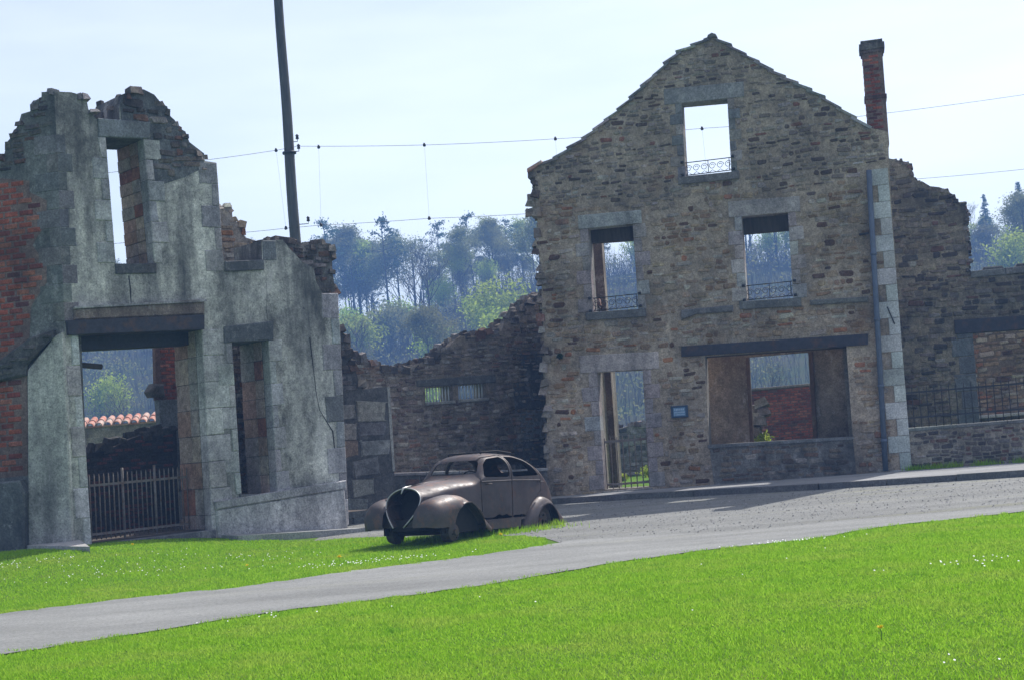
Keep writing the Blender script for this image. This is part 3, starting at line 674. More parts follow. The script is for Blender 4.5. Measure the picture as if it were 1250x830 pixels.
# gate across the doorway
mb = MB(); tg = .72; a = L.sz(109, 587, tg); b = L.sz(228, 584, tg); railing(mb, L, a[0], b[0], tg, .36, (a[1] + b[1]) / 2, .17, .085, .012, .02, (.1, .98))
for fr_ in (.33, .66): s = a[0] + (b[0] - a[0]) * fr_; mb.tube([L.P(s, tg, .3), L.P(s, tg, a[1] + .18)], .022, 6)
mb.build('gate', MAT['gate_iron'], SHOP)
part('doorstep', 'ashlar', lambda m: slab(m, L, [(O2[3][0] - .1, .0), (O2[2][0] + .05, .0), (O2[2][0] + .05, .335), (O2[3][0] - .1, .335)], -.05, LT, (.15, .15, .16)))
# return wall on the left: render, brick where it fell away
vt = [(0, 188), (5.4, 188), (8, 174.6), (14.5, 166.7), (18, 160), (22.4, 152), (26, 139.6), (38, 136), (40.5, 126), (50.6, 122.6), (50.6, 113), (65, 112)]
vo = V.L(vt); vo[-1] = (0, vo[-1][1])
vleft = [(vo[0][0] - .6, vo[0][1] - .5), (vo[0][0] - 1.2, vo[0][1] - .9), (vo[0][0] - 2.2, vo[0][1] - 1.6)]
vo = vleft[::-1] + vo + [(0, -.5), (vleft[-1][0], -.5)]
part('side_wall', 'pale_plaster', lambda m: wall_mesh(m, V, vo, [], .5, (.22, .22, .21), 0))
br1 = V.L([(-70, 215), (0, 218), (36, 221), (36, 235), (57, 245), (57, 275), (45, 290), (40, 300), (57, 325), (57, 345), (47, 360), (38, 375), (36, 412), (8, 435), (0, 440), (-70, 460)])
br2 = V.L([(-70, 470), (0, 462), (33, 452), (34, 500), (34, 580), (-70, 590)])
def f(m):
    for q in (br1, br2):
        wall_mesh(m, V, q, [], .02, (.24, .17, .15), -.006, back=False); stones(m, V, q, [], (.1, .1), (.27, .29), .012, PAL_B, .016, -.006, .97, .0, .1, True)
part('brickwork', 'brick', f)
def f(m):
    q = V.L([(-60, 232), (0, 190), (8, 176), (20, 158), (27, 141), (40, 130), (52, 118), (66, 118), (66, 165), (36, 175), (30, 205), (0, 215), (-60, 225)])
    stones(m, V, q, [], (.075, .1), (.18, .3), .02, PAL_D, .012, 0, .95, .01, .12); broken(m, V, vo[3:14], .5, PAL_D, (.18, .075), .12, -.02)
    for i, (w_, zz) in enumerate(((.34, 165), (.22, 195), (.36, 222))):
        pass
part('bare_masonry', 'dark_rubble', f)
def f(m):
    a = V.sz(67, 165); b = V.sz(79, 392)
    z0 = b[1]; z1 = a[1]; n = 10
    for i in range(n):
        wd = .42 if i % 2 else .2; za = z0 + (z1 - z0) * i / n; zb = z0 + (z1 - z0) * (i + 1) / n
        slab(m, V, [(-wd, za + .003), (.008, za + .003), (.008, zb - .003), (-wd, zb - .003)], -.008, .2, jcol((.205, .205, .2), .2), .008)
        slab(m, L, [(0.0, za + .003), (.36 - wd * .5, za + .003), (.36 - wd * .5, zb - .003), (0.0, zb - .003)], -.008, .18, jcol((.205, .205, .2), .2), .008)
part('corner_quoin', 'ashlar', f)
part('patched_render', 'pale_plaster', lambda m: slab(m, V, V.L([(36, 452), (52, 432), (70, 410), (79, 405), (84, 500), (91, 668), (60, 672), (37, 672)]), -.07, .05, (.58, .555, .51), .02))
def f(m):
    q = V.L([(-40, 470), (0, 442), (20, 426), (42, 412), (68, 403), (70, 411), (52, 428), (36, 446), (34, 458), (0, 466), (-40, 482)])
    slab(m, V, q, -.1, .05, (.12, .115, .11), .03); stones(m, V, q, [], (.07, .12), (.15, .3), .03, [(5, (.14, .13, .12)), (2, (.2, .18, .16))], .012, -.1, .95)
part('broken_ledge', 'dark_rubble', f)
part('side_plinth', 'plaster', lambda m: slab(m, V, V.L([(-80, 592), (0, 588), (30, 585), (37, 600), (37, 680), (-80, 690)]), -.18, .05, (.2, .205, .205), .03))
# right and rear inner walls of the shop, broken low; ragged piece behind the middle window
def f(m):
    FB = Frame(*(L.P(lo[37][0] - .05, LT, 0).xy), 41 + 90); q = [(0, -.3), (4.5, -.3), (4.5, 1.9), (3.2, 2.6), (2, 3.0), (.8, 4.2), (0, 4.8)]
    wall_mesh(m, FB, q, [], .5, (.17, .16, .14), 0); broken(m, FB, q[2:], .5, PAL_D)
part('gable_wall', 'dark_rubble', f)
def f(m):
    t = 2.2; q = L.L([(262, 330), (266, 252), (283, 251), (284, 271), (296, 272), (299, 290), (318, 296), (322, 330)], t)
    q = q + [(q[-1][0], .1), (q[0][0], .1)]; wall_mesh(m, L, q, [], .5, (.32, .27, .22), t); stones(m, L, q, [], (.08, .15), (.15, .35), .03, PAL_H, .015, t, .95); broken(m, L, q[1:8], .5, PAL_H, (.2, .1), .14, 0, t)
part('inner_wall', 'rubble', f)

# ================================================================== ashlar garden wall stub by the corner
S = Frame(-3.7, 30.55, 28)
so_ = S.L([(395, 405), (414, 402), (420, 408), (424, 420), (428, 437), (434, 452), (438, 465), (443, 475), (474, 471.5), (478, 520), (482.5, 600), (483, 640), (395, 650)]); so_[-1] = (so_[-1][0], -.3); so_[-2] = (so_[-2][0], -.3)
STUB = thing('wall_stub', S.P(.8, .2, 0), 'short grey block wall with sloping broken top between corner shop and car', 'wall')
mb = MB(); wall_mesh(mb, S, so_, [], .45, (.13, .125, .12)); sq = [(p[0], p[1]) for p in so_]
stones(mb, S, so_, [], (.36, .42), (.42, .75), .018, [(4, (.31, .30, .285)), (3, (.38, .35, .31)), (2, (.23, .225, .22)), (1, (.32, .23, .18))], .024, 0, 1, .0, .05, region=lambda s, z: z < S.sz(450, 480)[1])
mb.build('wall', MAT['dark_rubble'], STUB)
mb = MB(); broken(mb, S, so_[1:8], .45, PAL_D, (.26, .12), .12); stones(mb, S, so_, [], (.1, .16), (.15, .3), .03, PAL_D, .015, 0, .95, region=lambda s, z: z >= S.sz(450, 480)[1]); mb.build('broken_top', MAT['dark_rubble'], STUB)
mb = MB(); q = S.L([(472, 472), (475.5, 471.5), (482, 575), (479, 575)]); slab(mb, S, q, -.02, .45, (.36, .35, .32), .004); mb.build('end_block', MAT['ashlar'], STUB)

# ================================================================== low wall along the pavement behind the car
FW = Frame(-2.55, 31.55, 18)
fo = FW.L([(476, 578.5), (520, 577), (560, 575.5), (600, 575), (640, 574), (668, 572)]); fo = fo + [(fo[-1][0], -.2), (fo[0][0], -.2)]
LOWW = thing('low_stone_wall', FW.P(1.6, .2, 0), 'low dark stone wall with flat coping along the pavement behind the car', 'wall')
mb = MB(); wall_mesh(mb, FW, fo, [], .35, (.15, .145, .135)); stones(mb, FW, fo, [], (.1, .18), (.16, .4), .02, PAL_D, .015, 0, .9); mb.build('wall', MAT['dark_rubble'], LOWW)
mb = MB()
for a, b in zip(fo[:5], fo[1:6]): slab(mb, FW, [(a[0] + .004, a[1] - .04), (b[0] - .004, b[1] - .04), (b[0] - .004, b[1] + .025), (a[0] + .004, a[1] + .025)], -.05, .4, jcol((.27, .265, .25)))
mb.build('coping', MAT['ashlar'], LOWW)

# ================================================================== middle wall with two barred vents
M = Frame(1.15, 36.6, 38)
mt = [(405, 400), (425, 424), (430, 430), (440, 437), (452, 442), (465, 447), (480, 452), (490, 450), (505, 446), (520, 440), (535, 433), (547, 424), (555, 415), (562, 410), (575, 410), (600, 406), (612, 404), (615, 395), (628, 391), (630, 380), (641, 375), (650, 364), (660, 361), (690, 355)]
mo = M.L(mt); mo = mo + [(mo[-1][0], -.3), (mo[0][0], -.3)]
v1 = M.L([(519, 473), (552.5, 470.5), (553.5, 489), (519.5, 491.5)]); v2 = M.L([(559.5, 470), (593.5, 467.5), (594.5, 485.5), (560, 488)])
MID = thing('boundary_wall', M.P(-3, .2, 0), 'dark rubble wall with dipping broken top and two small barred openings, left of the tall gabled house', 'wall')
lq = M.L([(508, 464), (604, 456.5), (605, 466.5), (509, 472)]); pq = M.L([(553.5, 470.5), (558.8, 470), (559.5, 490), (554.2, 490.5)])
mb = MB(); wall_mesh(mb, M, mo, [v1, v2], .5, (.28, .23, .18)); stones(mb, M, mo, [v1, v2, lq, pq], (.06, .13), (.1, .34), .025, PAL_M, .016, 0, .86, .05, .5); mb.build('wall', MAT['rubble'], MID)
mb = MB(); broken(mb, M, mo[:24], .5, PAL_D + [(10, (.3, .27, .23))], (.30, .12), .11, .01); mb.build('broken_top', MAT['dark_rubble'], MID)
mb = MB(); slab(mb, M, lq, -.03, .4, (.15, .145, .13)); mb.build('vent_lintel', MAT['ashlar'], MID)
for v in (v1, v2):
    mb = MB(); a, b = v[3], v[2]; n = 8
    for i in range(n + 1): s = a[0] + (b[0] - a[0]) * (i + .5) / (n + 1); mb.tube([M.P(s, .12, a[1] - .01), M.P(s, .12, v[0][1] + .01)], .017, 5)
    mb.build('vent_bars', simple('pale_iron', (.7, .72, .72), .6, .2), MID)
    mb = MB(); slab(mb, M, [(a[0] - .03, a[1] - .06), (b[0] + .03, b[1] - .06), (b[0] + .03, b[1] + .01), (a[0] - .03, a[1] + .01)], -.05, .4, (.42, .40, .36)); mb.build('vent_sill', MAT['ashlar'], MID)
mb = MB()
for i in range(5):
    y0 = 430 + i * 36; q = M.L([(634 - (i % 2) * 8, y0), (672, y0 - 3), (675, y0 + 32), (637 - (i % 2) * 8, y0 + 35)]); slab(mb, M, q, -.015, .2, jcol((.15, .15, .148) if i != 2 else (.3, .3, .29)))
mb.build('corner_block', MAT['dark_rubble'], MID)

# ================================================================== right: front wall with railing, courtyard wall behind
R0 = H.P(hs(1107, 578)[0] + .02, .05, 0); RW = Frame(R0.x, R0.y, -17)
RWALL = thing('railed_front_wall', RW.P(2, .2, 0), 'low rubble wall topped by a spiked iron railing, right of the gabled house', 'wall')
zt = RW.sz(1180, 521)[1]; q = [(0, -.2), (9, -.2), (9, zt), (0, zt)]
mb = MB(); wall_mesh(mb, RW, q, [], .4, (.33, .29, .23)); stones(mb, RW, q, [], (.06, .13), (.1, .28), .022, PAL_D, .02, 0, .88); mb.build('wall', MAT['rubble'], RWALL)
mb = MB(); s = 0
while s < 9: w_ = random.uniform(.8, 1.2); slab(mb, RW, [(s, zt), (s + w_ - .01, zt), (s + w_ - .01, zt + .07), (s, zt + .07)], -.03, .43, jcol((.24, .24, .23))); s += w_
mb.build('coping', MAT['ashlar'], RWALL)
mb = MB(); zr = RW.sz(1180, 472.5)[1]; railing(mb, RW, .05, 9, .2, zt + .05, zr, .13, .145, .010, .018, (.3, .985)); mb.build('railing', MAT['iron'], RWALL)

B = Frame(8.6, 36.2, -12)
YARD = thing('courtyard_wall', B.P(2, .3, 0), 'tall dark rubble wall with stepped broken end and wide beamed opening, behind the iron railing', 'wall')
bt = [(1060, 190), (1086.4, 194), (1109, 198.6), (1117, 220), (1126, 222), (1135.5, 227.7), (1147, 229), (1156.7, 233), (1167, 242), (1170, 247), (1179, 248), (1183, 327)]
bo = B.L(bt); zl = B.sz(1210, 329)[1]; bo[-1] = (bo[-1][0], zl)
bo = bo + [(bo[-1][0] + 7, zl), (bo[-1][0] + 7, -.3), (bo[0][0], -.3)]
op = B.L([(1187, 405), (1330, 395), (1330, 540), (1196, 545)]); op = [(s, z if z > 1.5 else .2) for s, z in op]; op[2] = (op[1][0], .2)
lb = B.L([(1164.6, 391), (1330, 380), (1330, 396.5), (1166, 408)])
pier = B.L([(1168, 409), (1187, 407), (1196, 540), (1178, 540)])
mb = MB(); wall_mesh(mb, B, bo, [op], .5, (.31, .265, .20))
stones(mb, B, bo, [op, lb, pier], (.08, .17), (.14, .42), .025, PAL_D + [(60, (.30, .25, .19)), (30, (.24, .19, .14))], .016, 0, .8); broken(mb, B, bo[1:12], .5, PAL_D, (.16, .07), .1, -.05); mb.build('wall', MAT['dark_rubble'], YARD)
mb = MB(); slab(mb, B, lb, -.05, .5, (.07, .07, .075)); mb.build('opening_beam', MAT['beam'], YARD)
mb = MB(); z = pier[2][1]; i = 0; s0 = pier[0][0]; s1 = op[0][0]
while z < pier[0][1] - .1:
    slab(mb, B, [(s0 - (.14 if i % 2 else 0), z + .005), (s1 + .004, z + .005), (s1 + .004, z + .4), (s0 - (.14 if i % 2 else 0), z + .4)], -.015, .4, jcol((.2, .215, .235))); z += .41; i += 1
mb.build('opening_pier', MAT['ashlar'], YARD)
mb = MB(); s = bo[11][0] + .02
while s < bo[11][0] + 7: w_ = random.uniform(.7, 1.1); slab(mb, B, [(s, zl - .16), (s + w_ - .012, zl - .16), (s + w_ - .012, zl + .0), (s, zl + .0)], -.05, .55, jcol((.2, .2, .2))); s += w_
for i in range(8):
    s = bo[11][0] + .3 + i * .75; slab(mb, B, [(s, zl), (s + .5, zl), (s + .46, zl + .07), (s + .05, zl + .08)], .1, .5, jcol((.12, .12, .115)), .02)
mb.build('coping', MAT['ashlar'], YARD)
B2 = Frame(9, 40.5, -12)
BACK = thing('rear_stone_wall', B2.P(3, .2, 0), 'brown rubble wall seen through the beamed opening behind the railing', 'wall')
q = [(-.5, -.3), (9, -.3), (9, 4.1), (-.5, 4.1)]
mb = MB(); wall_mesh(mb, B2, q, [], .4, (.24, .19, .14)); stones(mb, B2, q, [], (.08, .17), (.14, .42), .025, PAL_H, .016, 0, .9); mb.build('wall', MAT['rubble'], BACK)
mb = MB(); zz = B2.sz(1220, 507)[1]; slab(mb, B2, [(.5, zz - .03), (9, zz - .03), (9, zz + .05), (.5, zz + .05)], -.5, .0, (.5, .5, .48)); mb.build('stone_ledge', MAT['clean_ashlar'], BACK)

# ================================================================== walls in the gardens behind
K = Frame(6.5, 41, -6)
KW = thing('brick_garden_wall', K.P(.8, .1, 0), 'red brick wall seen through the shop window of the gabled house', 'wall')
zt = K.sz(950, 474)[1]; q = [(-2.5, -.2), (2.6, -.2), (2.6, zt), (-2.5, zt)]
mb = MB(); wall_mesh(mb, K, q, [], .22, (.17, .11, .09)); stones(mb, K, q, [], (.068, .068), (.215, .225), .008, PAL_B, .014, 0, .98, 0, .1, True); mb.build('wall', MAT['brick'], KW)
mb = MB(); slab(mb, K, [(-2.5, zt), (2.6, zt), (2.6, zt + .07), (-2.5, zt + .07)], -.03, .25, (.3, .27, .25)); mb.build('coping', MAT['ashlar'], KW)
G = Frame(2.5, 44.5, 4)
GW = thing('garden_rubble_wall', G.P(.5, .2, 0), 'collapsed grey rubble wall in the garden seen through the gated door', 'wall')
gp = G.L([(735, 528), (752, 524), (770, 519), (790, 514), (812, 508)]); gp = [(gp[0][0] - 1.5, gp[0][1] - .2)] + gp + [(gp[-1][0] + 1.5, gp[-1][1] + .2)]
q = gp + [(gp[-1][0], -.3), (gp[0][0], -.3)]
mb = MB(); wall_mesh(mb, G, q, [], .4, (.25, .245, .235)); stones(mb, G, q, [], (.1, .2), (.15, .4), .03, [(4, (.3, .3, .29)), (3, (.18, .18, .17)), (2, (.09, .09, .085))], .02, 0, .9); broken(mb, G, gp, .4, PAL_D); mb.build('wall', MAT['rubble'], GW)
T = Frame(-13, 41, 3)
TW = thing('tiled_garden_wall', T.P(2, .2, 0), 'tan garden wall capped with pink clay tiles, seen through the shop doorway', 'wall')
zt = T.sz(150, 519)[1]; a = T.sz(80, 540)[0]; b = T.sz(215, 540)[0]
q = [(a - 1, -.3), (b + 1, -.3), (b + 1, zt), (a - 1, zt)]
mb = MB(); wall_mesh(mb, T, q, [], .35, (.33, .27, .2)); stones(mb, T, q, [], (.1, .2), (.16, .4), .012, [(4, (.33, .27, .2)), (2, (.27, .22, .17))], .02, 0, .5); mb.build('wall', MAT['inner'], TW)
mb = MB(); s = a - .95
while s < b + .9:
    for row in range(2):
        t0 = -.12 + row * .3; zo = zt + .03 + .10 * row; n = 7
        rows = []
        for (tt, rr, dz) in ((t0, .105, 0), (t0 + .34, .088, .105)):
            rows.append([T.P(s + rr * math.cos(k), tt, zo + dz + rr * math.sin(k)) for k in np.linspace(0, math.pi, n)])
        cl = jcol(random.choice([(.46, .2, .16), (.5, .3, .26), (.40, .16, .12)])); mb.grid(rows, cl)
        rows2 = [[T.P(s + (rr - .018) * math.cos(k), tt, zo + dz + (rr - .018) * math.sin(k)) for k in np.linspace(0, math.pi, n)] for (tt, rr, dz) in ((t0, .105, 0), (t0 + .34, .088, .105))]
        mb.grid(rows2, cl)
        for j in range(n - 1): mb.face([rows[0][j], rows[0][j + 1], rows2[0][j + 1], rows2[0][j]], cl)
    s += .235
slab(mb, T, [(a - 1, zt), (b + 1, zt), (b + 1, zt + .06), (a - 1, zt + .06)], -.06, .4, (.35, .18, .14))
mb.build('tile_coping', MAT['tile'], TW)
T2 = Frame(*L.P(0, 2.2, 0).xy, 41)
TB = thing('charred_brick_wall', T2.P(2, .2, 0), 'low charred brick wall with ragged top just behind the shop doorway gate', 'wall')
tp = T2.L([(60, 562), (100, 557), (120, 548), (140, 545), (160, 535), (175, 530), (185, 526), (215, 522)]); q = tp + [(tp[-1][0], -.3), (tp[0][0], -.3)]
mb = MB(); wall_mesh(mb, T2, q, [], .3, (.055, .045, .042)); stones(mb, T2, q, [], (.068, .068), (.215, .225), .012, [(3, (.13, .05, .042)), (4, (.05, .045, .042))], .014, 0, .9, 0, .1, True); broken(mb, T2, tp, .3, [(1, (.06, .055, .05))]); mb.build('wall', MAT['brick'], TB)
mb = MB()
def rub(m, fr, c, n, spread, pal):
    for i in range(n):
        s = random.gauss(0, spread); t = random.gauss(0, spread * .6); h = max(.05, .5 * (1 - abs(s) / (2.2 * spread)) * random.random())
        chunk(m, fr, c[0] + s, c[1] + t, c[2] + h, (random.uniform(.15, .34), random.uniform(.15, .3), random.uniform(.1, .22)), pick(pal), .6)
bed = (3.2, 36.5)
rp = H.sz(930, 541, 1.9)
RB = H.P(H.sz(929, 545, 2.4)[0], 2.4, 0)
rub(mb, H, (H.sz(929, 545, 2.4)[0] - .1, 2.3, .15), 60, .42, [(4, (.2, .19, .17)), (3, (.3, .29, .27)), (2, (.22, .1, .08))])
for i in range(16):
    chunk(mb, H, H.sz(928, 520, 2.4)[0] + random.uniform(-.16, .12), 2.4 + random.uniform(-.1, .2), .3 + i * .095, (.34, .3, .2), pick([(4, (.26, .25, .24)), (2, (.36, .35, .33))]), .4)
tag(mb.build('rubble_heap', MAT['rubble']), 'heap of fallen stones just inside the shop window of the gabled house', 'rubble', kind='stuff')

# ================================================================== utility pole and overhead wires
def vpt(px, py, y):
    d = ray(px, py); k = y / d.y; return Vector((d.x * k, y, EYE + d.z * k))
PY = 41.0
pb = vpt(361, 330, PY); pole_x = pb.x + .02
POLE = thing('utility_pole', (pole_x, PY, -.2), 'tall weathered wooden pole rising behind the corner shop ruin', 'utility pole')
mb = MB(); hp = [(-.2, .205), (3, .195), (7, .18), (10, .165), (14, .14)]; x0 = vpt(340, 0, PY); lean = (x0.x - pole_x) / x0.z
mb.tube([(pole_x + lean * z + .012 * math.sin(z * 1.3), PY, z) for z in np.linspace(-.2, 14.5, 24)], [.175 - .0038 * z for z in np.linspace(-.2, 14.5, 24)], 14); mb.build('post', MAT['pole'], POLE)
pz = lambda py: vpt(355, py, PY).z
mb = MB()
for py in (187,):
    z = pz(py); xx = pole_x + lean * z; mb.tube([(xx, PY, z - .03), (xx, PY, z + .03)], .19, 14); mb.build('steel_band', MAT['iron'], POLE)
def insul(p, sgn, y, arm):
    z = p; xx = pole_x + lean * z; m = MB(); m.tube([(xx + sgn * .15, y, z), (xx + sgn * arm, y, z + .0), (xx + sgn * arm, y, z + .1)], .012, 6); b = m.build('bracket_arm', MAT['iron'], POLE)
    m = MB(); c = Vector((xx + sgn * arm, y, z)); m.tube([c + Vector((0, 0, k)) for k in (.06, .08, .13, .16, .2)], [.03, .05, .035, .05, .02], 10); m.build('insulator', simple('brown_glaze', (.05, .035, .03), .3, .2), b)
insul(pz(187), 1, PY - .12, .28); insul(pz(175), 1, PY - .12, .26); insul(pz(276), 1, PY - .12, .4)
def wire(nm, pts, label, r=.006, sub=8, group=None):
    m = MB(); P = []
    for a, b in zip(pts[:-1], pts[1:]):
        Ln = (b - a).length
        for i in range(sub): f = i / sub; p = a.lerp(b, f); p.z -= .004 * Ln * 4 * f * (1 - f); P.append(p)
    P.append(pts[-1]); m.tube(P, r, 5)
    return tag(m.build(nm, MAT['iron']), label, 'wire')
WY = PY - .12
up = [vpt(-250, 255, WY), vpt(262, 194.5, WY), vpt(340, 183.5, WY), vpt(362, 179, WY), vpt(519, 177.5, WY), vpt(678, 170, WY), vpt(860, 157, WY), vpt(1045, 143, WY), vpt(1250, 116, WY), vpt(1500, 84, WY)]
dn = [vpt(-250, 325, WY), vpt(300, 284, WY), vpt(349, 279, WY), vpt(388, 275.5, WY), vpt(524, 267, WY), vpt(650, 261, WY), vpt(1000, 233, WY), vpt(1118, 219, WY), vpt(1250, 207, WY), vpt(1500, 180, WY)]
wire('overhead_wire', up, 'thin upper overhead wire crossing the sky from the shop ruin past the gable')
wire('overhead_wire', dn, 'thin lower overhead wire just above the treetops')
def hanger(a, b, label):
    t = thing('wire_hanger', tuple(b), label, 'wire hanger', 'hangers between the two overhead wires')
    m = MB(); m.tube([a, b], .002, 4); m.build('drop_wire', MAT['iron'], t)
    for p, nm in ((a, 'upper_clamp'), (b, 'lower_clamp')):
        m = MB(); m.tube([p + Vector((0, 0, .06)), p, p + Vector((0, 0, -.04))], [.02, .045, .035], 8); m.build(nm, MAT['iron'], t)
hanger(vpt(389, 180, WY), vpt(392, 275.3, WY), 'hanging wire with clamps nearest to the right of the pole')
hanger(vpt(518, 177.5, WY), vpt(524, 267, WY), 'hanging wire with clamps midway between pole and gabled house')
hanger(vpt(857, 157.5, WY), vpt(866, 243, WY), 'hanging wire seen through the gable window')
hanger(vpt(337, 184, WY), vpt(349, 279, WY), 'hanging wire close against the left of the pole')
hanger(vpt(678, 170, WY), vpt(684, 259, WY), 'hanging wire just left of the gable slope')

# ================================================================== wrecked car
def rust_mat(name, base, b2, rust, amt=.55, rough=.5):
    m, t = new_mat(name); k = N(t)
    c = k.ramp(k.noise(2.5, 6, .7), (.3, base), (.62, b2))
    c = k.mix(k.ramp(k.noise(3.2, 8, .8), (amt, 0.0), (amt + .14, 1.0)), c, rust)
    c = k.mix(k.ramp(k.noise(22, 5, .8), (.6, 0.0), (.75, .7)), c, (.03, .024, .022))
    st = k.ramp(k.noise(5, 5, .7, (1, 1, .12)), (.55, 0.0), (.75, .5)); c = k.mix(st, c, (.05, .035, .03))
    r = k.ramp(k.noise(6, 5, .7), (.3, rough - .1), (.7, rough + .25))
    k.principled(c, r, k.bump(k.noise(30, 6, .75), .35, .006), .15, .5); return m
MAT['rust'] = rust_mat('rusted_body', (.105, .082, .078), (.055, .042, .04), (.17, .08, .048), .5, .44)
MAT['rust_door'] = rust_mat('rusted_door', (.088, .07, .067), (.052, .041, .04), (.13, .068, .045), .54)
MAT['rust_and_shade'] = simple('dark_rust_and_shade', (.022, .019, .018), .8, .5, 12)  # dark rusted parts, also the panels whose colour stands in for shade
MAT['rust_hub'] = rust_mat('rusted_hub', (.09, .07, .06), (.06, .05, .045), (.15, .08, .05), .5, .6)
MAT['trim'] = simple('tarnished_trim', (.5, .48, .45), .4, .25, 20, metal=.5)
CAR = thing('wrecked_car', (-.953, 24.10, -.03), 'rusty wrecked 1930s saloon car without tyres, windows or grille, on the grass', 'car')
CSC = .955
CAR.rotation_euler = (0, -rad(2.6), math.pi + rad(56.8)); CAR.scale = (CSC, CSC, CSC * .985)
def pch(xk, yk, x):
    n = len(xk); h = np.diff(xk); d = np.diff(yk) / h; m = np.zeros(n); m[0], m[-1] = d[0], d[-1]
    for i in range(1, n - 1):
        if d[i - 1] * d[i] > 0: w1 = 2 * h[i] + h[i - 1]; w2 = h[i] + 2 * h[i - 1]; m[i] = (w1 + w2) / (w1 / d[i - 1] + w2 / d[i])
    i = np.clip(np.searchsorted(xk, x) - 1, 0, n - 2); t = (x - xk[i]) / h[i]
    return (2 * t**3 - 3 * t**2 + 1) * yk[i] + (t**3 - 2 * t**2 + t) * h[i] * m[i] + (-2 * t**3 + 3 * t**2) * yk[i + 1] + (t**3 - t**2) * h[i] * m[i + 1]
#        x     z0   w0   zb   wb    zt    e
ST = np.array([
    (-2.02, .26, .30, .34, .36, .44, 2.0), (-1.95, .26, .40, .46, .45, .64, 2.2), (-1.80, .26, .50, .62, .53, .86, 2.3), (-1.60, .26, .56, .80, .585, 1.06, 2.3),
    (-1.35, .26, .60, .93, .62, 1.235, 2.4), (-1.05, .26, .63, .97, .65, 1.352, 2.5), (-.75, .26, .645, .98, .665, 1.395, 2.6), (-.35, .26, .65, .98, .67, 1.41, 2.7),
    (-.05, .26, .64, .98, .665, 1.40, 2.8), (.10, .26, .63, .97, .655, 1.37, 2.8), (.20, .26, .625, .965, .645, 1.285, 2.7), (.32, .26, .615, .955, .63, 1.13, 2.6), (.41, .26, .60, .94, .61, 1.025, 2.5),
    (.50, .26, .58, .86, .585, .995, 2.3), (.8, .27, .50, .82, .525, .985, 2.2), (1.2, .28, .34, .77, .445, .955, 2.1), (1.55, .28, .20, .71, .385, .92, 2.0), (1.80, .27, .10, .67, .335, .885, 2.0)])
def body_rings(nst=72, nh=17):
    xs_ = np.linspace(-2.02, 1.80, nst); rings = []
    for x in xs_:
        z0, w0, zb, wb, zt, e = [float(pch(ST[:, 0], ST[:, j], x)) for j in range(1, 7)]
        half = []
        for k in range(6):
            f = k / 6; half.append((w0 + (wb - w0) * math.sin(f * math.pi / 2), z0 + (zb - z0) * f))
        for k in range(nh):
            a = math.pi / 2 * k / (nh - 1); half.append((wb * max(0, math.cos(a)) ** (2 / e), zb + (zt - zb) * max(0, math.sin(a)) ** (2 / e)))
        sh = sm((x - .8) / 1.0) * .40
        ring = [(x - sh * (z - .40), y, z) for y, z in half] + [(x - sh * (z - .40), -y, z) for y, z in half[-2::-1]]
        rings.append(ring)
    return rings
def boolean(me_a, me_b, op):
    a = bpy.data.objects.new('a', me_a); b = bpy.data.objects.new('b', me_b)
    for o in (a, b): COL.objects.link(o)
    md = a.modifiers.new('m', 'BOOLEAN'); md.object = b; md.operation = op; md.solver = 'EXACT'
    dg = bpy.context.evaluated_depsgraph_get(); dg.update(); r = bpy.data.meshes.new_from_object(a.evaluated_get(dg))
    for o in (a, b): bpy.data.objects.remove(o)
    return r
def prism(poly, axis, a, b):
    """poly of (x,z) along y, or (y,z) along x"""
    bm = bmesh.new(); f = lambda p, k: (p[0], k, p[1]) if axis == 'y' else (k, p[0], p[1])
    A = [bm.verts.new(f(p, a)) for p in poly]; Bv = [bm.verts.new(f(p, b)) for p in poly]; n = len(poly)
    bm.faces.new(A); bm.faces.new(Bv[::-1])
    for i in range(n): bm.faces.new([A[i], Bv[i], Bv[(i + 1) % n], A[(i + 1) % n]])
    bmesh.ops.recalc_face_normals(bm, faces=bm.faces); me = bpy.data.meshes.new('p'); bm.to_mesh(me); bm.free(); return me
def rounded(poly, r, n=4):
    out = []; m = len(poly)
    for i in range(m):
        p0, p1, p2 = Vector(poly[i - 1]), Vector(poly[i]), Vector(poly[(i + 1) % m]); rr = min(r, (p0 - p1).length * .45, (p2 - p1).length * .45)
        a = p1 + (p0 - p1).normalized() * rr; b = p1 + (p2 - p1).normalized() * rr
        for k in range(n + 1): t = k / n; q = a * (1 - t)**2 + p1 * 2 * t * (1 - t) + b * t * t; out.append((q.x, q.y))
    return out
def shell(mbx, th):
    bm = bmesh.new(); me = mbx.mesh('s'); bm.from_mesh(me); bmesh.ops.remove_doubles(bm, verts=bm.verts, dist=.0008); bmesh.ops.recalc_face_normals(bm, faces=bm.faces)
    me2 = bpy.data.meshes.new('s2'); bm.to_mesh(me2); bm.free(); o = bpy.data.objects.new('s', me2); COL.objects.link(o)
    md = o.modifiers.new('m', 'SOLIDIFY'); md.thickness = th; md.offset = -1; md.use_even_offset = False
    dg = bpy.context.evaluated_depsgraph_get(); dg.update(); r = bpy.data.meshes.new_from_object(o.evaluated_get(dg)); bpy.data.objects.remove(o); return r
mb = MB(); rg = body_rings(); mb.grid(rg, smooth=True); n = len(rg[0]); mb.face([rg[0][k] for k in range(n)], smooth=True)
body = shell(mb, .022)
WIN_F = rounded([(.335, 1.0), (.19, 1.22), (.08, 1.305), (-.335, 1.335), (-.355, .985)], .06)
WIN_R = rounded([(-.43, .985), (-.415, 1.335), (-.72, 1.325), (-.98, 1.255), (-1.16, 1.13), (-1.30, .99)], .06)
WSC = rounded([(-.47, 1.065), (.47, 1.065), (.43, 1.24), (.36, 1.29), (-.36, 1.29), (-.43, 1.24)], .05)
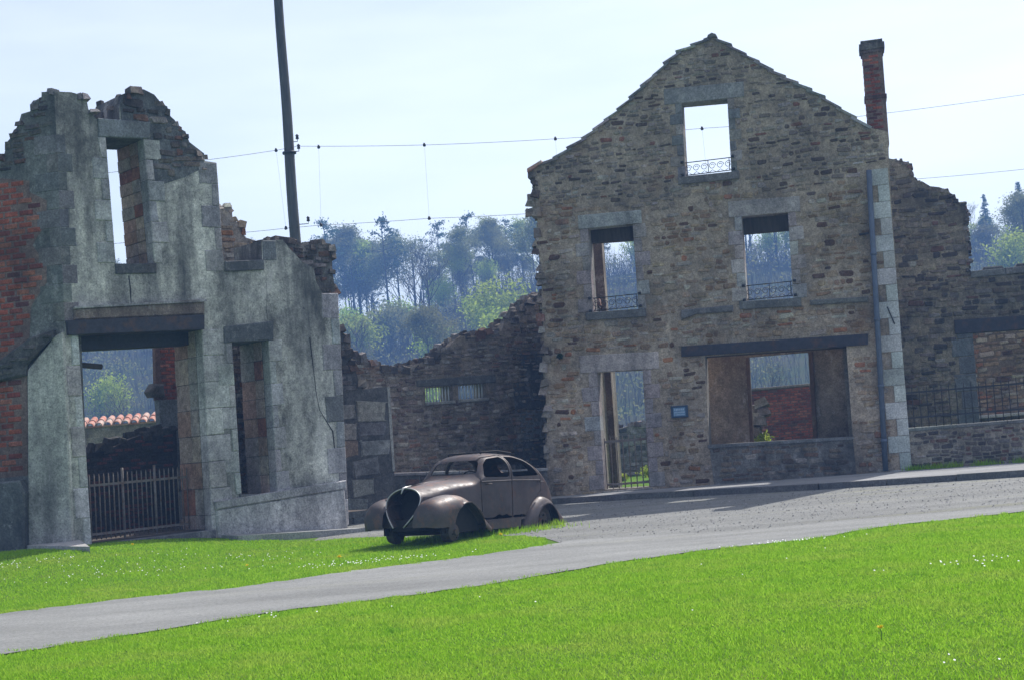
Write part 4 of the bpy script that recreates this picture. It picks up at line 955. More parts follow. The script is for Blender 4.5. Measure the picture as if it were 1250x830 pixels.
REAR = rounded([(-.3, 1.08), (.3, 1.08), (.26, 1.22), (-.26, 1.22)], .05)
for poly, ax, a, b in ((WIN_F, 'y', .22, 1), (WIN_F, 'y', -1, -.22), (WIN_R, 'y', .22, 1), (WIN_R, 'y', -1, -.22), (WSC, 'x', .0, .9), (REAR, 'x', -2, -1.0)):
    body = boolean(body, prism(poly, ax, a, b), 'DIFFERENCE')
DF = [(.415, .30), (.425, .96), (.335, 1.09), (.235, 1.235), (.11, 1.335), (-.375, 1.372), (-.395, .98), (-.395, .30)]
DRr = [(-.40, .30), (-.40, .98), (-.382, 1.372), (-.74, 1.362), (-1.02, 1.285), (-1.22, 1.15), (-1.37, .985), (-1.36, .72), (-1.18, .62), (-1.0, .52), (-.88, .36), (-.86, .30)]
def smesh(me, deg=35):
    for p in me.polygons: p.use_smooth = True
    me.set_sharp_from_angle(angle=rad(deg)); return me
def shrink(p, d):
    c = (sum(q[0] for q in p) / len(p), sum(q[1] for q in p) / len(p)); return [(q[0] + math.copysign(min(d, abs(c[0] - q[0])), c[0] - q[0]), q[1] + math.copysign(min(d, abs(c[1] - q[1])), c[1] - q[1])) for q in p]
def carpart(nm, me, mat, parent=None):
    me.materials.clear(); o = link(nm, me, MAT[mat], parent or CAR); return o
doors = []
for poly in (DF, DRr):
    for a, b, sd in ((.22, 1, 1), (-1, -.22, -1)):
        dp_ = shrink(rounded(poly, .05), .011)
        dp_ = [q for q in dp_ if q[1] > .40] + [(x_, .33 + z_) for x_, z_ in (([(-.38, .0), (-.30, .01), (-.22, .045), (-.12, .02), (-.02, .05), (.05, .03), (.12, .0), (.25, .0), (.36, .005), (.40, .02)]) if poly is DF else [(-.885, .0), (-.78, .0), (-.70, .02), (-.60, .01), (-.45, .015), (-.41, .0)])] if True else dp_
        cxx = sum(q[0] for q in dp_) / len(dp_); dp_.sort(key=lambda q: math.atan2(q[1] - .8, q[0] - cxx))
        dm = boolean(body, prism(dp_, 'y', a, b), 'INTERSECT'); doors.append((smesh(dm), sd, poly is DF))
for poly in (DF, DRr):
    for a, b in ((.22, 1), (-1, -.22)): body = boolean(body, prism(rounded(poly, .05), 'y', a, b), 'DIFFERENCE')
carpart('body', smesh(body), 'rust')
for dm, sd, fr_ in doors:
    d = carpart('door', dm, 'rust_door', CAR)
    m = MB(); hx, hz = (.31, .885) if fr_ else (-1.24, .875)
    hy = .655 if fr_ else .665
    m.tube([(hx, sd * (hy - .03), hz), (hx, sd * (hy + .035), hz)], .009, 6); m.tube([(hx + .03, sd * (hy + .035), hz), (hx - .09, sd * (hy + .035), hz)], .011, 6); carpart('handle', m.mesh('h'), 'rust_hub', d)
    m = MB()
    xs_ = np.linspace(.40, -.385, 12) if fr_ else np.linspace(-.41, -1.34, 12)
    rows = []
    for x in xs_:
        wb = float(pch(ST[:, 0], ST[:, 4], x)); zc = .925 if fr_ else .925 - .02 * ((x + .4) / -.95)
        rows.append([(x, sd * (wb - .004), zc - .012), (x, sd * (wb + .012), zc - .006), (x, sd * (wb + .012), zc + .006), (x, sd * (wb - .004), zc + .012)])
    m.grid(rows, smooth=False); carpart('belt_moulding', m.mesh('h'), 'rust_door', d)
# fenders
def fender(FX, arch, cut, sd, nm, inner_y):
    A = np.array(FX); xs_ = np.linspace(A[0, 0], A[-1, 0], 44); rows = []
    A = A[::-1] if A[0, 0] > A[-1, 0] else A
    for x in xs_:
        zt, yo, zl, yi = [float(pch(A[:, 0], A[:, j], x)) for j in (1, 2, 3, 4)]
        cx, r, cz = arch
        if cut[0] < x < cut[1]: zl = max(zl, cz + r * math.sqrt(max(0, 1 - ((x - cx) / r) ** 2)) if abs(x - cx) < r else zl)
        zl = min(zl, zt - .07); row = []; yc = yi + (yo - yi) * .35; hh = min(.24, (zt - .05) * .55)
        row.append((x, sd * inner_y, zt - .10)); row.append((x, sd * yi, zt - .03))
        for k in range(9):
            a = math.pi / 2 * k / 8; row.append((x, sd * (yc + (yo - yc) * math.sin(a)), zt - hh * (1 - math.cos(a))))
        zz = zt - hh
        for k in range(1, 5): row.append((x, sd * (yo - .01 * k / 4), zz + (zl - zz) * k / 4))
        row = [(p[0], p[1], max(p[2], zl)) for p in row]
        rows.append(row)
    m = MB(); m.grid(rows); f = rows[0]; m.face([p for p in f] + [(f[-1][0], sd * inner_y, f[-1][2])], smooth=True)
    return carpart(nm, smesh(shell(m, .012), 50), 'rust')
FRONT = [(1.88, .44, .58, .26, .42), (1.86, .54, .65, .25, .40), (1.80, .63, .715, .24, .38), (1.68, .695, .755, .24, .37), (1.5, .735, .775, .25, .37), (1.3, .75, .785, .27, .39), (1.1, .735, .785, .28, .41), (.9, .67, .775, .26, .45), (.72, .56, .765, .24, .50), (.56, .43, .745, .20, .53), (.42, .31, .725, .14, .55), (.30, .22, .70, .10, .56)]
REARF = [(-.70, .16, .68, .08, .56), (-.80, .30, .715, .08, .56), (-.92, .44, .74, .08, .56), (-1.08, .56, .755, .08, .55), (-1.28, .625, .76, .08, .54), (-1.5, .59, .75, .08, .51), (-1.7, .48, .735, .08, .47), (-1.88, .32, .71, .07, .42), (-2.02, .16, .68, .06, .38), (-2.10, .05, .64, .03, .34)]
for sd in (1, -1):
    fender(FRONT, (.98, .44, .17), (.55, 1.41), sd, 'front_fender', .30)
    fender(REARF, (-1.36, .36, .14), (-1.74, -.98), sd, 'rear_fender', .5)
# grille opening trim, roof rails, sills, underside, hubs and wheels
m = MB(); fr_ring = rg[-1]; pts = [Vector(p) + Vector((.006, 0, 0)) for p in fr_ring]; m.tube(pts, .011, 6); carpart('grille_surround', m.mesh('h'), 'trim')
m = MB(); m.face([(p[0] - .35, p[1] * .98, p[2]) for p in fr_ring]); carpart('grille_shade_panel', m.mesh('h'), 'rust_and_shade')  # dark sheet behind the grille opening, its colour standing in for shade
m = MB(); m.tube([(1.47, 0, .925), (1.68, 0, .89), (1.74, 0, .80)], [.008, .02, .008], 6); carpart('bonnet_emblem', m.mesh('h'), 'trim')
for sd in (1, -1):
    carpart('arch_shade_panel', prism([(.5, .14), (1.5, .14), (1.5, .6), (1.3, .66), (1.05, .66), (.85, .58), (.65, .42), (.5, .25)], 'y', sd * .555, sd * .575), 'rust_and_shade')  # flat dark panel added inside the front arch, shade put in by colour
    carpart('arch_shade_panel', prism([(-1.8, .05), (-.9, .05), (-1.0, .42), (-1.2, .55), (-1.4, .56), (-1.6, .48), (-1.75, .3)], 'y', sd * .52, sd * .55), 'rust_and_shade')  # likewise a dark panel painting the shade inside the rear arch
    m = MB(); half = [p for p in fr_ring if p[1] * sd > 0 and p[2] < .74]; half.sort(key=lambda p: p[2])
    m.grid([[(p[0] - .035 - .14 * f, p[1] * (1 - f) + sd * .56 * f, p[2]) for f in (0, .25, .5, .75, 1)] for p in half]); carpart('nose_apron', m.mesh('h'), 'rust')
m = MB()
m.tube([(1.5, 0, .918), (1.0, 0, .967), (.5, 0, 1.002)], .009, 5); carpart('bonnet_hinge', m.mesh('h'), 'rust')
for y in (-.33, .33):
    m = MB(); m.tube([(-.02, y, 1.395), (-.04, y, 1.425), (-.5, y, 1.44), (-.92, y, 1.40)], .014, 6); carpart('roof_rail', m.mesh('h'), 'rust_and_shade')
m = MB(); m.tube([(-.05, -.33, 1.42), (-.05, .33, 1.42)], .014, 6); carpart('roof_crossbar', m.mesh('h'), 'rust_and_shade')
for sd in (1, -1):
    m = MB(); m.box((-.15, sd * .60, .20), (.95, .1, .12), 0, (.1, .1, .1), .03); carpart('sill', m.mesh('h'), 'rust')
m = MB(); m.box((-.55, 0, .25), (1.9, 1.1, .04)); m.box((.47, 0, .6), (.03, 1.0, .68)); carpart('floor_pan', m.mesh('h'), 'rust_and_shade')
m = MB(); m.box((1.1, 0, .30), (1.1, .5, .18), 0, (.1,) * 3, .05); m.tube([(1.25, -.58, .16), (1.25, .58, .16)], .04, 8); m.tube([(1.55, -.32, .30), (1.55, .32, .30)], .03, 8); m.tube([(1.25, -.45, .16), (.6, -.2, .3)], .03, 6); m.tube([(1.25, .45, .16), (.6, .2, .3)], .03, 6); carpart('front_axle', m.mesh('h'), 'rust_and_shade')
m = MB(); m.tube([(-1.22, -.58, .2), (-1.22, .58, .2)], .045, 8); carpart('rear_axle', m.mesh('h'), 'rust_and_shade')
m = MB(); m.tube([(.35, .28, .75), (.12, .28, .98)], .016, 8); c = Vector((.12, .28, .98)); ax = Vector((-.7, 0, .7)); e1 = Vector((0, 1, 0)); e2 = ax.cross(e1)
m.tube([c + (e1 * math.cos(a) + e2 * math.sin(a)) * .19 for a in np.linspace(0, 2 * math.pi, 25)], .013, 6); m.tube([c - e1 * .19, c + e1 * .19], .01, 5); carpart('steering_wheel', m.mesh('h'), 'rust_and_shade')
m = MB(); m.box((-.95, 0, .62), (.1, 1.0, .62), 0, (.1,) * 3, .03); m.box((-.72, 0, .42), (.5, 1.0, .14)); carpart('seat_frame', m.mesh('h'), 'rust_and_shade')
def disc(m, c, prof, n=24, sd=1):
    rows = []
    for (r, y) in prof: rows.append([(c[0] + r * math.cos(t), c[1] + sd * y, c[2] + r * math.sin(t)) for t in np.linspace(0, 2 * math.pi, n, endpoint=False)])
    m.grid(rows, closed=True, smooth=False)
for sd in (1, -1):
    m = MB(); disc(m, (1.25, sd * .58, .15), [(.001, .10), (.045, .10), (.06, .07), (.10, .055), (.14, .04), (.155, -.02), (.155, -.11), (.02, -.12)], 20, sd); d = carpart('brake_drum', m.mesh('h'), 'rust_hub')
    for k in range(3): a = k * 2.1; m = MB(); m.tube([(1.25 + .07 * math.cos(a), sd * .62, .125 + .07 * math.sin(a)), (1.25 + .07 * math.cos(a), sd * .66, .125 + .07 * math.sin(a))], .012, 6); carpart('wheel_stud', m.mesh('h'), 'rust_and_shade', d)
    m = MB(); disc(m, (-1.30, sd * .60, .19), [(.04, .05), (.07, .05), (.09, .02), (.16, .035), (.175, .02), (.205, .02), (.225, .06), (.235, .07), (.24, .06), (.225, .0), (.225, -.09), (.02, -.09)], 28, sd); wv = carpart('rear_wheel', m.mesh('h'), 'rust_hub')
    for k in range(6):
        m = MB(); a = k * math.pi / 3; m.tube([(-1.30 + .125 * math.cos(a), sd * .625, .19 + .125 * math.sin(a)), (-1.30 + .125 * math.cos(a), sd * .64, .19 + .125 * math.sin(a))], .022, 8); carpart('wheel_slot', m.mesh('h'), 'rust_and_shade', wv)

# ================================================================== forest on the far hill
MAT['bark'] = simple('grey_bark', (.07, .06, .055), .9, .4, 3)
MAT['leaf_pine'] = leafmat('pine_needles', (.045, .09, .055), (.08, .13, .07), .35)
MAT['leaf_spring'] = leafmat('spring_leaves', (.27, .34, .05), (.40, .45, .10), .5)
MAT['leaf_olive'] = leafmat('opening_buds', (.17, .19, .08), (.27, .26, .12), .4)
MAT['leaf_bush'] = leafmat('fresh_leaves', (.29, .39, .05), (.42, .50, .09), .5)
MAT['twig'] = leafmat('bare_twigs', (.07, .065, .06), (.13, .12, .11), .1)
MAT['blossom'] = leafmat('pale_catkins', (.30, .29, .25), (.42, .42, .38), .3)
def quads(name, C, size, asp, rng, mat, parent, flat=0):
    n = len(C); a = rng.normal(size=(n, 3)); a[:, 2] *= (1 - flat); a /= np.linalg.norm(a, axis=1)[:, None]
    b = rng.normal(size=(n, 3)); b[:, 2] *= (1 - flat); b -= a * (a * b).sum(1)[:, None]; b /= np.linalg.norm(b, axis=1)[:, None]
    s = (size * rng.uniform(.6, 1.3, n))[:, None]; a = a * s; b = b * s * asp
    v = np.stack([C - a, C - b * .8, C + a, C + b * .8], 1).reshape(-1, 3)
    me = bpy.data.meshes.new(name); me.vertices.add(4 * n); me.vertices.foreach_set('co', v.ravel().astype(np.float32)); me.loops.add(4 * n); me.loops.foreach_set('vertex_index', np.arange(4 * n, dtype=np.int32))
    me.polygons.add(n); me.polygons.foreach_set('loop_start', np.arange(0, 4 * n, 4, dtype=np.int32)); me.polygons.foreach_set('loop_total', np.full(n, 4, dtype=np.int32)); me.update(calc_edges=True)
    return link(name, me, MAT[mat], parent)
def branches(m, p, d, L, r, lev, tips, rnd, spread=.7, nk=(2, 4), up=.25, minr=.012):
    n = 4; pts = [p]; rs = [r]; q = Vector(p)
    for i in range(n):
        d = (d + Vector((rnd.gauss(0, .12), rnd.gauss(0, .12), rnd.gauss(0, .08) + up * .15))).normalized(); q = q + d * L / n; pts.append(q.copy()); rs.append(max(minr, r * (1 - .6 * (i + 1) / n)))
    m.tube(pts, rs, 5 if r > .06 else 3, cap=False)
    if lev == 0: tips.append((q, d)); return
    for k in range(rnd.randint(*nk) + 1):
        f = rnd.uniform(.4, 1); i = min(n - 1, int(f * n)); b = pts[i].lerp(pts[i + 1], f * n - i) if i < n else q
        nd = (d + Vector((rnd.gauss(0, spread), rnd.gauss(0, spread), rnd.gauss(up, spread * .6)))).normalized()
        branches(m, b, nd, L * rnd.uniform(.5, .75), rs[i] * .6, lev - 1, tips, rnd, spread, nk, up, minr)
    tips.append((q, d))
def tree(kind, seed):
    rnd = random.Random(seed); rng = np.random.default_rng(seed)
    nm = dict(pine='pine_tree', spring='leafing_tree', bare='bare_tree', bush='round_tree', fir='fir_tree')[kind]
    root = bpy.data.objects.new(nm, None); COL.objects.link(root); m = MB(); C = []
    if kind == 'pine':
        Ht = 18; b1 = rnd.uniform(-.6, .6); pts = [Vector((b1 * math.sin(z / Ht * 2.5), .4 * math.sin(z / 5 + seed), z)) for z in np.linspace(-1, Ht, 10)]; m.tube(pts, list(np.linspace(.26, .05, 10)), 6)
        z = Ht * rnd.uniform(.5, .62)
        while z < Ht:
            f = (z - Ht * .5) / (Ht * .5); R_ = (1.0 + 2.4 * math.sin(min(1, f * 1.15) * math.pi) ** .7) * rnd.uniform(.6, 1.15); a = rnd.uniform(0, 6.28)
            c = Vector((b1 * math.sin(z / Ht * 2.5), .4 * math.sin(z / 5 + seed), z)); e = c + Vector((math.cos(a) * R_, math.sin(a) * R_, rnd.uniform(.1, .8)))
            m.tube([c, c.lerp(e, .5) + Vector((0, 0, .1)), e], [.07, .05, .02], 4)
            for q, k, sg in ((e, 30, .42), (c.lerp(e, .6), 14, .34)):
                C.append(np.array(q) + rng.normal(size=(k, 3)) * (sg, sg, sg * .42))
            z += rnd.uniform(.22, .6)
        C.append(np.array((b1 * .6, 0, Ht)) + rng.normal(size=(70, 3)) * (.5, .5, .45)); mat, sz = 'leaf_pine', .23
    elif kind == 'fir':
        Ht = 17; m.tube([(0, 0, -1), (0, 0, Ht)], [.25, .03], 6); z = 2.5
        while z < Ht:
            R_ = (Ht - z) * .25 * rnd.uniform(.6, 1.15) + .3; n = 5
            for i in range(n):
                a = rnd.uniform(0, 6.28); e = Vector((math.cos(a) * R_, math.sin(a) * R_, z - R_ * .18)); m.tube([(0, 0, z), tuple(e)], [.04, .015], 3)
                k = int(8 + R_ * 10); t_ = rng.uniform(.25, 1, k)[:, None]; C.append(np.array((0, 0, z)) * (1 - t_) + np.array(e) * t_ + rng.normal(size=(k, 3)) * (.2, .2, .13))
            z += rnd.uniform(.3, .55)
        mat, sz = 'leaf_pine', .22
    elif kind in ('spring', 'bare'):
        Ht = 17; tips = []; branches(m, Vector((0, 0, -1)), Vector((0, 0, 1)), Ht * .55, .24, 0, [], rnd, up=.6)
        base = Vector((0, 0, Ht * .28)); 
        m.tube([(0, 0, -1), (.1, .1, Ht * .3), (0, .2, Ht * .6), (.2, 0, Ht * .88)], [.24, .19, .12, .03], 6)
        for i in range(15):
            z = Ht * rnd.uniform(.3, .85); a = rnd.uniform(0, 6.28); branches(m, Vector((0, .1, z)), Vector((math.cos(a) * .6, math.sin(a) * .6, .75)).normalized(), (Ht - z) * .38 + 1.1, .07, 2, tips, rnd, .55, (2, 3), .3, .016)
        for q, d in tips:
            k = 26 if kind == 'spring' else 3; s_ = .55 if kind == 'spring' else .3; C.append(np.array(q) + rng.normal(size=(k, 3)) * (s_, s_, s_ * .8))
        mat, sz = (('leaf_spring', 'leaf_olive')[seed % 2], .2) if kind == 'spring' else ('leaf_olive', .1)
    else:
        Ht = 8; tips = []
        for i in range(6):
            a = rnd.uniform(0, 6.28); branches(m, Vector((0, 0, -.6)), Vector((math.cos(a) * .45, math.sin(a) * .45, 1)).normalized(), 3.6, .1, 2, tips, rnd, .5, (2, 3), .35, .015)
        for q, d in tips: C.append(np.array(q) + rng.normal(size=(24, 3)) * (.45, .45, .45))
        mat, sz = (('leaf_bush', 'leaf_olive')[seed % 3 == 2], .19)
    m.build('trunk', MAT['bark'], root); quads('crown', np.concatenate(C), sz, .55, rng, mat, root)
    return root
KINDS_ = {k: [tree(k, s) for s in sd] for k, sd in dict(pine=(1, 2, 3), spring=(10, 11, 13), bare=(21, 22), bush=(30, 31, 32), fir=(41, 42)).items()}
_used = set()
def plant(kind, x, y, h, label=None, group=None, var=None):
    protos = KINDS_[kind]; p = protos[(var if var is not None else random.randrange(len(protos))) % len(protos)]
    if p.name in _used:
        o = p.copy(); COL.objects.link(o)
        for ch in p.children: c = ch.copy(); COL.objects.link(c); c.parent = o
    else: o = p; _used.add(p.name)
    base = dict(pine=18, fir=17, spring=17, bare=17, bush=8)[kind]; s = h / base
    o.location = (x, y, hill(x, y)); o.scale = (s * random.uniform(.9, 1.1), s * random.uniform(.9, 1.1), s); o.rotation_euler.z = random.uniform(0, 6.28)
    if label: o['label'] = label
    o['category'] = 'tree'
    if group: o['group'] = group
    return o
ORD = ['first', 'second', 'third', 'fourth', 'fifth', 'sixth', 'seventh', 'eighth', 'ninth', 'tenth', 'eleventh', 'twelfth', 'thirteenth', 'fourteenth']
# skyline trees in the gap between the pole and the gabled house: (photo x, photo y of the top, kind)
SKY = [(392, 272, 'pine'), (424, 282, 'spring'), (463, 271, 'pine'), (441, 297, 'spring'), (483, 292, 'spring'), (499, 283, 'bare'), (512, 300, 'bare'), (532, 276, 'pine'), (521, 285, 'bare'), (549, 300, 'spring'), (571, 265, 'pine'), (594, 271, 'spring'), (598, 282, 'spring'), (617, 271, 'pine'), (634, 272, 'spring'), (648, 274, 'pine')]
cnt = {}
AN = dict(pine='dark pine on the skyline', spring='leafing tree on the skyline', bare='bare branched tree on the skyline')
for i, (px, py, kd) in enumerate(sorted(SKY)):
    y = 212 + (i % 3) * 5; p = vpt(px, py, y); z0 = hill(p.x, y); cnt[kd] = cnt.get(kd, 0) + 1
    plant(kd, p.x, y, p.z - z0, f'{ORD[cnt[kd] - 1]} {AN[kd]}, counting rightwards from the wooden pole', 'skyline trees between pole and house')
for px, py, lb in ((1200, 237, 'shorter fir on the skyline at the far right'), (1242, 222, 'taller fir on the skyline at the right edge'), (1275, 232, 'fir on the skyline just beyond the right edge')):
    y = 205; p = vpt(px, py, y); plant('fir', p.x, y, (p.z - hill(p.x, y)), lb, 'firs on the right skyline')
GL = dict(pine='dark pine in the hazy wood behind the ruins', spring='pale green leafing tree in the hazy wood behind the ruins', bare='bare grey tree in the hazy wood behind the ruins', bush='round yellow green tree on the hazy slope behind the ruins', fir='dark fir in the hazy wood behind the ruins')
def gap(x, y): px = x / y; return -.12 < px < .03
rt = random.Random(5)
for i in range(46):                                      # ridge, outside the gap
    x = -105 + i * 4.7 + rt.uniform(-1.5, 1.5); y = rt.uniform(206, 226)
    if gap(x, y): continue
    kd = rt.choice(['pine', 'spring', 'spring', 'spring', 'bare']); plant(kd, x, y, rt.uniform(9.5, 12.5) if x < 45 else rt.uniform(5, 7), GL[kd], 'trees of the far wood')
for i in range(30):                                      # ridge behind the skyline row, leaving the bright slots between trunks
    px = rt.choice([rt.uniform(372, 470), rt.uniform(530, 665), rt.uniform(530, 665)]); y = rt.uniform(214, 228); p = vpt(px, 400, y)
    kd = rt.choice(['spring', 'spring', 'spring', 'pine']); plant(kd, p.x, y, max(5, vpt(px, rt.uniform(292, 345), y).z - hill(p.x, y)), GL[kd], 'trees of the far wood')
for i in range(100):                                     # upper slope
    x = rt.uniform(-100, 100); y = rt.uniform(182, 206); kd = rt.choice(['spring', 'bush', 'bush', 'bush', 'bare'])
    if -.10 < x / y < -.055 and y > 196: continue
    plant(kd, x, y, (rt.uniform(7, 11) if kd != 'bush' else rt.uniform(6, 9.5)) * (1 if x < 45 else .7), GL[kd], 'trees of the far wood')
for i in range(56):                                      # lower slope and valley
    x = rt.uniform(-70, 75); y = rt.uniform(125, 182); kd = rt.choice(['bush', 'bush', 'spring', 'bare'])
    plant(kd, x, y, rt.uniform(8, 13) if kd != 'bush' else rt.uniform(6, 10), GL[kd], 'trees of the far wood')
for px, y, h, kd, lb in ((150, 110, 9.5, 'bare', 'bare tree seen through the shop doorway above the tiles'), (445, 105, 6.5, 'bare', 'pale bare shrub above the lowest dip of the boundary wall'), (500, 120, 10, 'bush', 'bright yellow green tree in the middle of the gap above the boundary wall'), (410, 118, 9.5, 'bush', 'yellow green tree beside the broken right edge of the corner shop'), (612, 135, 9.0, 'bush', 'yellow green tree near the left edge of the gabled house'), (945, 105, 8, 'bare', 'bare spreading tree seen through the shop window opening')):
    p = vpt(px, 500, y); plant(kd, p.x, y, h, lb)
for ps in KINDS_.values():
    for o in ps:
        if o.name not in _used:
            for ch in list(o.children): bpy.data.objects.remove(ch)
            bpy.data.objects.remove(o)
# leafless thicket under the trees
n = 60000; rng = np.random.default_rng(3)
X = rng.uniform(-120, 120, n); Y = 92 + 132 * rng.uniform(0, 1, n) ** .75; Hh = rng.uniform(1.2, 5.0, n); Z = np.array([hill(a, b) for a, b in zip(X, Y)])
ang = rng.uniform(0, 6.28, n); lx = rng.normal(0, .22, n) * Hh; wv_ = rng.uniform(.02, .05, n)
v = np.stack([np.stack([X - np.cos(ang) * wv_, Y - np.sin(ang) * wv_, Z - .2], 1), np.stack([X + np.cos(ang) * wv_, Y + np.sin(ang) * wv_, Z - .2], 1), np.stack([X + lx, Y + rng.normal(0, .2, n) * Hh, Z + Hh], 1)], 1).reshape(-1, 3)
def tri_mesh(name, v, mat, nv=3):
    n = len(v) // nv; me = bpy.data.meshes.new(name); me.vertices.add(nv * n); me.vertices.foreach_set('co', v.ravel().astype(np.float32)); me.loops.add(nv * n); me.loops.foreach_set('vertex_index', np.arange(nv * n, dtype=np.int32))
    me.polygons.add(n); me.polygons.foreach_set('loop_start', np.arange(0, nv * n, nv, dtype=np.int32)); me.polygons.foreach_set('loop_total', np.full(n, nv, dtype=np.int32)); me.update(calc_edges=True); return link(name, me, mat)
tag(tri_mesh('thicket', v, MAT['twig']), 'bluish leafless thicket under the trees on the far slope', 'undergrowth', kind='stuff')

n = 45000; cx_ = rng.uniform(-105, 105, 1500); cy_ = rng.uniform(110, 226, 1500); ii = rng.integers(0, 1500, n); rr_ = rng.normal(size=(n, 3)) * (1.5, 1.5, .9)
C = np.stack([cx_[ii] + rr_[:, 0], cy_[ii] + rr_[:, 1], np.array([hill(a, b) for a, b in zip(cx_, cy_)])[ii] + 1.4 + np.abs(rr_[:, 2])], 1)
tag(quads('scrub', C, .2, .6, rng, 'leaf_olive', None), 'low leafing scrub covering the far slope', 'undergrowth', kind='stuff')

# ================================================================== grass, flowers, small things
def mat_grass():
    m, t = new_mat('grass_blades'); k = N(t)
    f = k.n('NewGeometry').outputs['Random Per Island']; c = k.mix(f, (.19, .40, .018), (.38, .60, .055))
    c = k.mix(k.ramp(k.noise(.7, 6, .75), (.47, 0.0), (.68, .6)), c, (.44, .52, .10)); c = k.mix(k.ramp(k.noise(1.9, 7, .8), (.55, 0.0), (.68, .8)), c, (.12, .32, .025))
    c = k.mix(k.ramp(k.noise(3.1, 7, .85), (.60, 0.0), (.70, .55)), c, (.36, .28, .15))
    d = k.n('BsdfDiffuse'); tr = k.n('BsdfTranslucent'); k.set(d.inputs[0], c); k.set(tr.inputs[0], c)
    mx = k.n('MixShader'); mx.inputs[0].default_value = .5; t.links.new(d.outputs[0], mx.inputs[1]); t.links.new(tr.outputs[0], mx.inputs[2]); k.out(mx.outputs[0]); return m
MAT['grass'] = mat_grass()
def blades(poly, dens, rng, tall=.032, lim=None):
    x0 = min(p.x for p in poly); x1 = max(p.x for p in poly); y0 = min(p.y for p in poly); y1 = max(p.y for p in poly)
    n = int((x1 - x0) * (y1 - y0) * dens); P = np.stack([rng.uniform(x0, x1, n), rng.uniform(y0, y1, n)], 1)
    P = P[np.abs(P[:, 0] / np.maximum(P[:, 1], 1)) < .64]; P = P[vpip(P, poly)]
    keep = rng.random(len(P)) < np.clip(1.25 - (P[:, 1] - 8) / 26, .3, 1); P = P[keep]
    patch = .85 + .2 * np.sin(P[:, 0] * 2.3 + np.sin(P[:, 1] * 1.9)) * np.sin(P[:, 1] * 2.1 + 1.3) + .15 * np.sin(P[:, 0] * 7.1 + P[:, 1] * 3) * np.sin(P[:, 1] * 6.3)
    n = len(P); Z = np.array([zg(a, b) for a, b in P]) if (P[:, 0] < -3.3).any() else np.zeros(n)
    h = tall * rng.uniform(.45, 1.3, n) * patch; wd = (.0026 + .00018 * P[:, 1]) * rng.uniform(.7, 1.3, n); a = rng.uniform(0, 6.28, n)
    dx, dy = np.cos(a) * wd, np.sin(a) * wd; lx, ly = rng.normal(0, .5, n) * h, rng.normal(0, .5, n) * h
    return np.stack([np.stack([P[:, 0] - dx, P[:, 1] - dy, Z], 1), np.stack([P[:, 0] + dx, P[:, 1] + dy, Z], 1), np.stack([P[:, 0] + lx, P[:, 1] + ly, Z + h], 1)], 1).reshape(-1, 3)
rng = np.random.default_rng(11)
near_poly = [Vector((p.x, p.y - .06, 0)) for p in near_w if -12 < p.x < 18] + [Vector((18, 5.5, 0)), Vector((-8, 5.5, 0))]
left_poly = [Vector((p.x, p.y + .06, 0)) for p in far_w if -14 < p.x < lt[0].x] + lt + [L.P(O3[2][0], -.35, 0), L.P(0, -.4, 0), V.P(-4, -.5, 0)]
tag(tri_mesh('grass', np.concatenate([blades(near_poly, 4200, rng), blades(left_poly, 3000, rng, .034)]), MAT['grass']), 'short bright green mown grass on both sides of the footpath', 'grass', kind='stuff')
def tuft(cx, cy, r, n, h):
    P = np.stack([rng.normal(cx, r, n), rng.normal(cy, r * .6, n)], 1); Z = np.array([zg(a, b) for a, b in P]); hh = h * rng.uniform(.4, 1.2, n); a = rng.uniform(0, 6.28, n)
    return np.stack([np.stack([P[:, 0] - np.cos(a) * .008, P[:, 1] - np.sin(a) * .008, Z], 1), np.stack([P[:, 0] + np.cos(a) * .008, P[:, 1] + np.sin(a) * .008, Z], 1), np.stack([P[:, 0] + rng.normal(0, .3, n) * hh, P[:, 1] + rng.normal(0, .3, n) * hh, Z + hh], 1)], 1).reshape(-1, 3)
tf = []
for px, py, r, n, h in ((655, 646, .22, 120, .05), (679, 641, .06, 90, .11), (640, 647, .35, 500, .1), (560, 655, .5, 700, .1), (500, 660, .5, 600, .09), (612, 652, .3, 400, .1)):
    g = ground(px, py); tf.append(tuft(g.x, g.y, r, n, h))
for edge, sgn in ((near_w, 1), (far_w, -1)):
    for p in edge[::1]:
        if -9 < p.x < 12 and p.y < 26 and (sgn > 0 or p.x < lt[0].x) and random.random() < .75: tf.append(tuft(p.x + random.uniform(-.1, .1), p.y + sgn * random.uniform(-.06, .07), .05, 26, .035))
for k in range(60):                                     # weeds at the wall feet
    s = random.uniform(.1, 8); p = RW.P(s, -.12, 0); tf.append(tuft(p.x, p.y, .09, 50, .12) + np.array((0, 0, .12)))
tag(tri_mesh('weeds', np.concatenate(tf), MAT['grass']), 'tufts of longer grass round the car and at the foot of the railed wall', 'weeds', kind='stuff')
# daisies and fallen petals
MAT['petal'] = simple('white_petals', (.8, .8, .76), .8, .1)
v = []
for px, py, sx, n, sp in ((265, 682, 1.6, 40, .7), (440, 688, .9, 80, .45), (30, 690, .9, 40, .5), (960, 664, .6, 30, .1), (1010, 700, 3.5, 8, 2.5), (1190, 690, .8, 24, .3), (700, 740, 3.5, 3, 2), (150, 700, 1.2, 50, .7), (330, 757, .7, 10, .2), (1205, 810, .5, 4, .3)):
    g = ground_pt(px, py)
    for i in range(n):
        x, y = random.gauss(g.x, sx * .6), random.gauss(g.y, sp * .6); z = zg(x, y) + random.uniform(.035, .05); r = random.uniform(.006, .010); a = random.random() * 6
        v += [(x + r * math.cos(a + k * 1.047), y + r * math.sin(a + k * 1.047), z + .004 * math.sin(a + k)) for k in range(6)]
tag(tri_mesh('daisies', np.array(v), MAT['petal'], 6), 'tiny white daisies scattered through the lawn', 'flowers', kind='stuff')
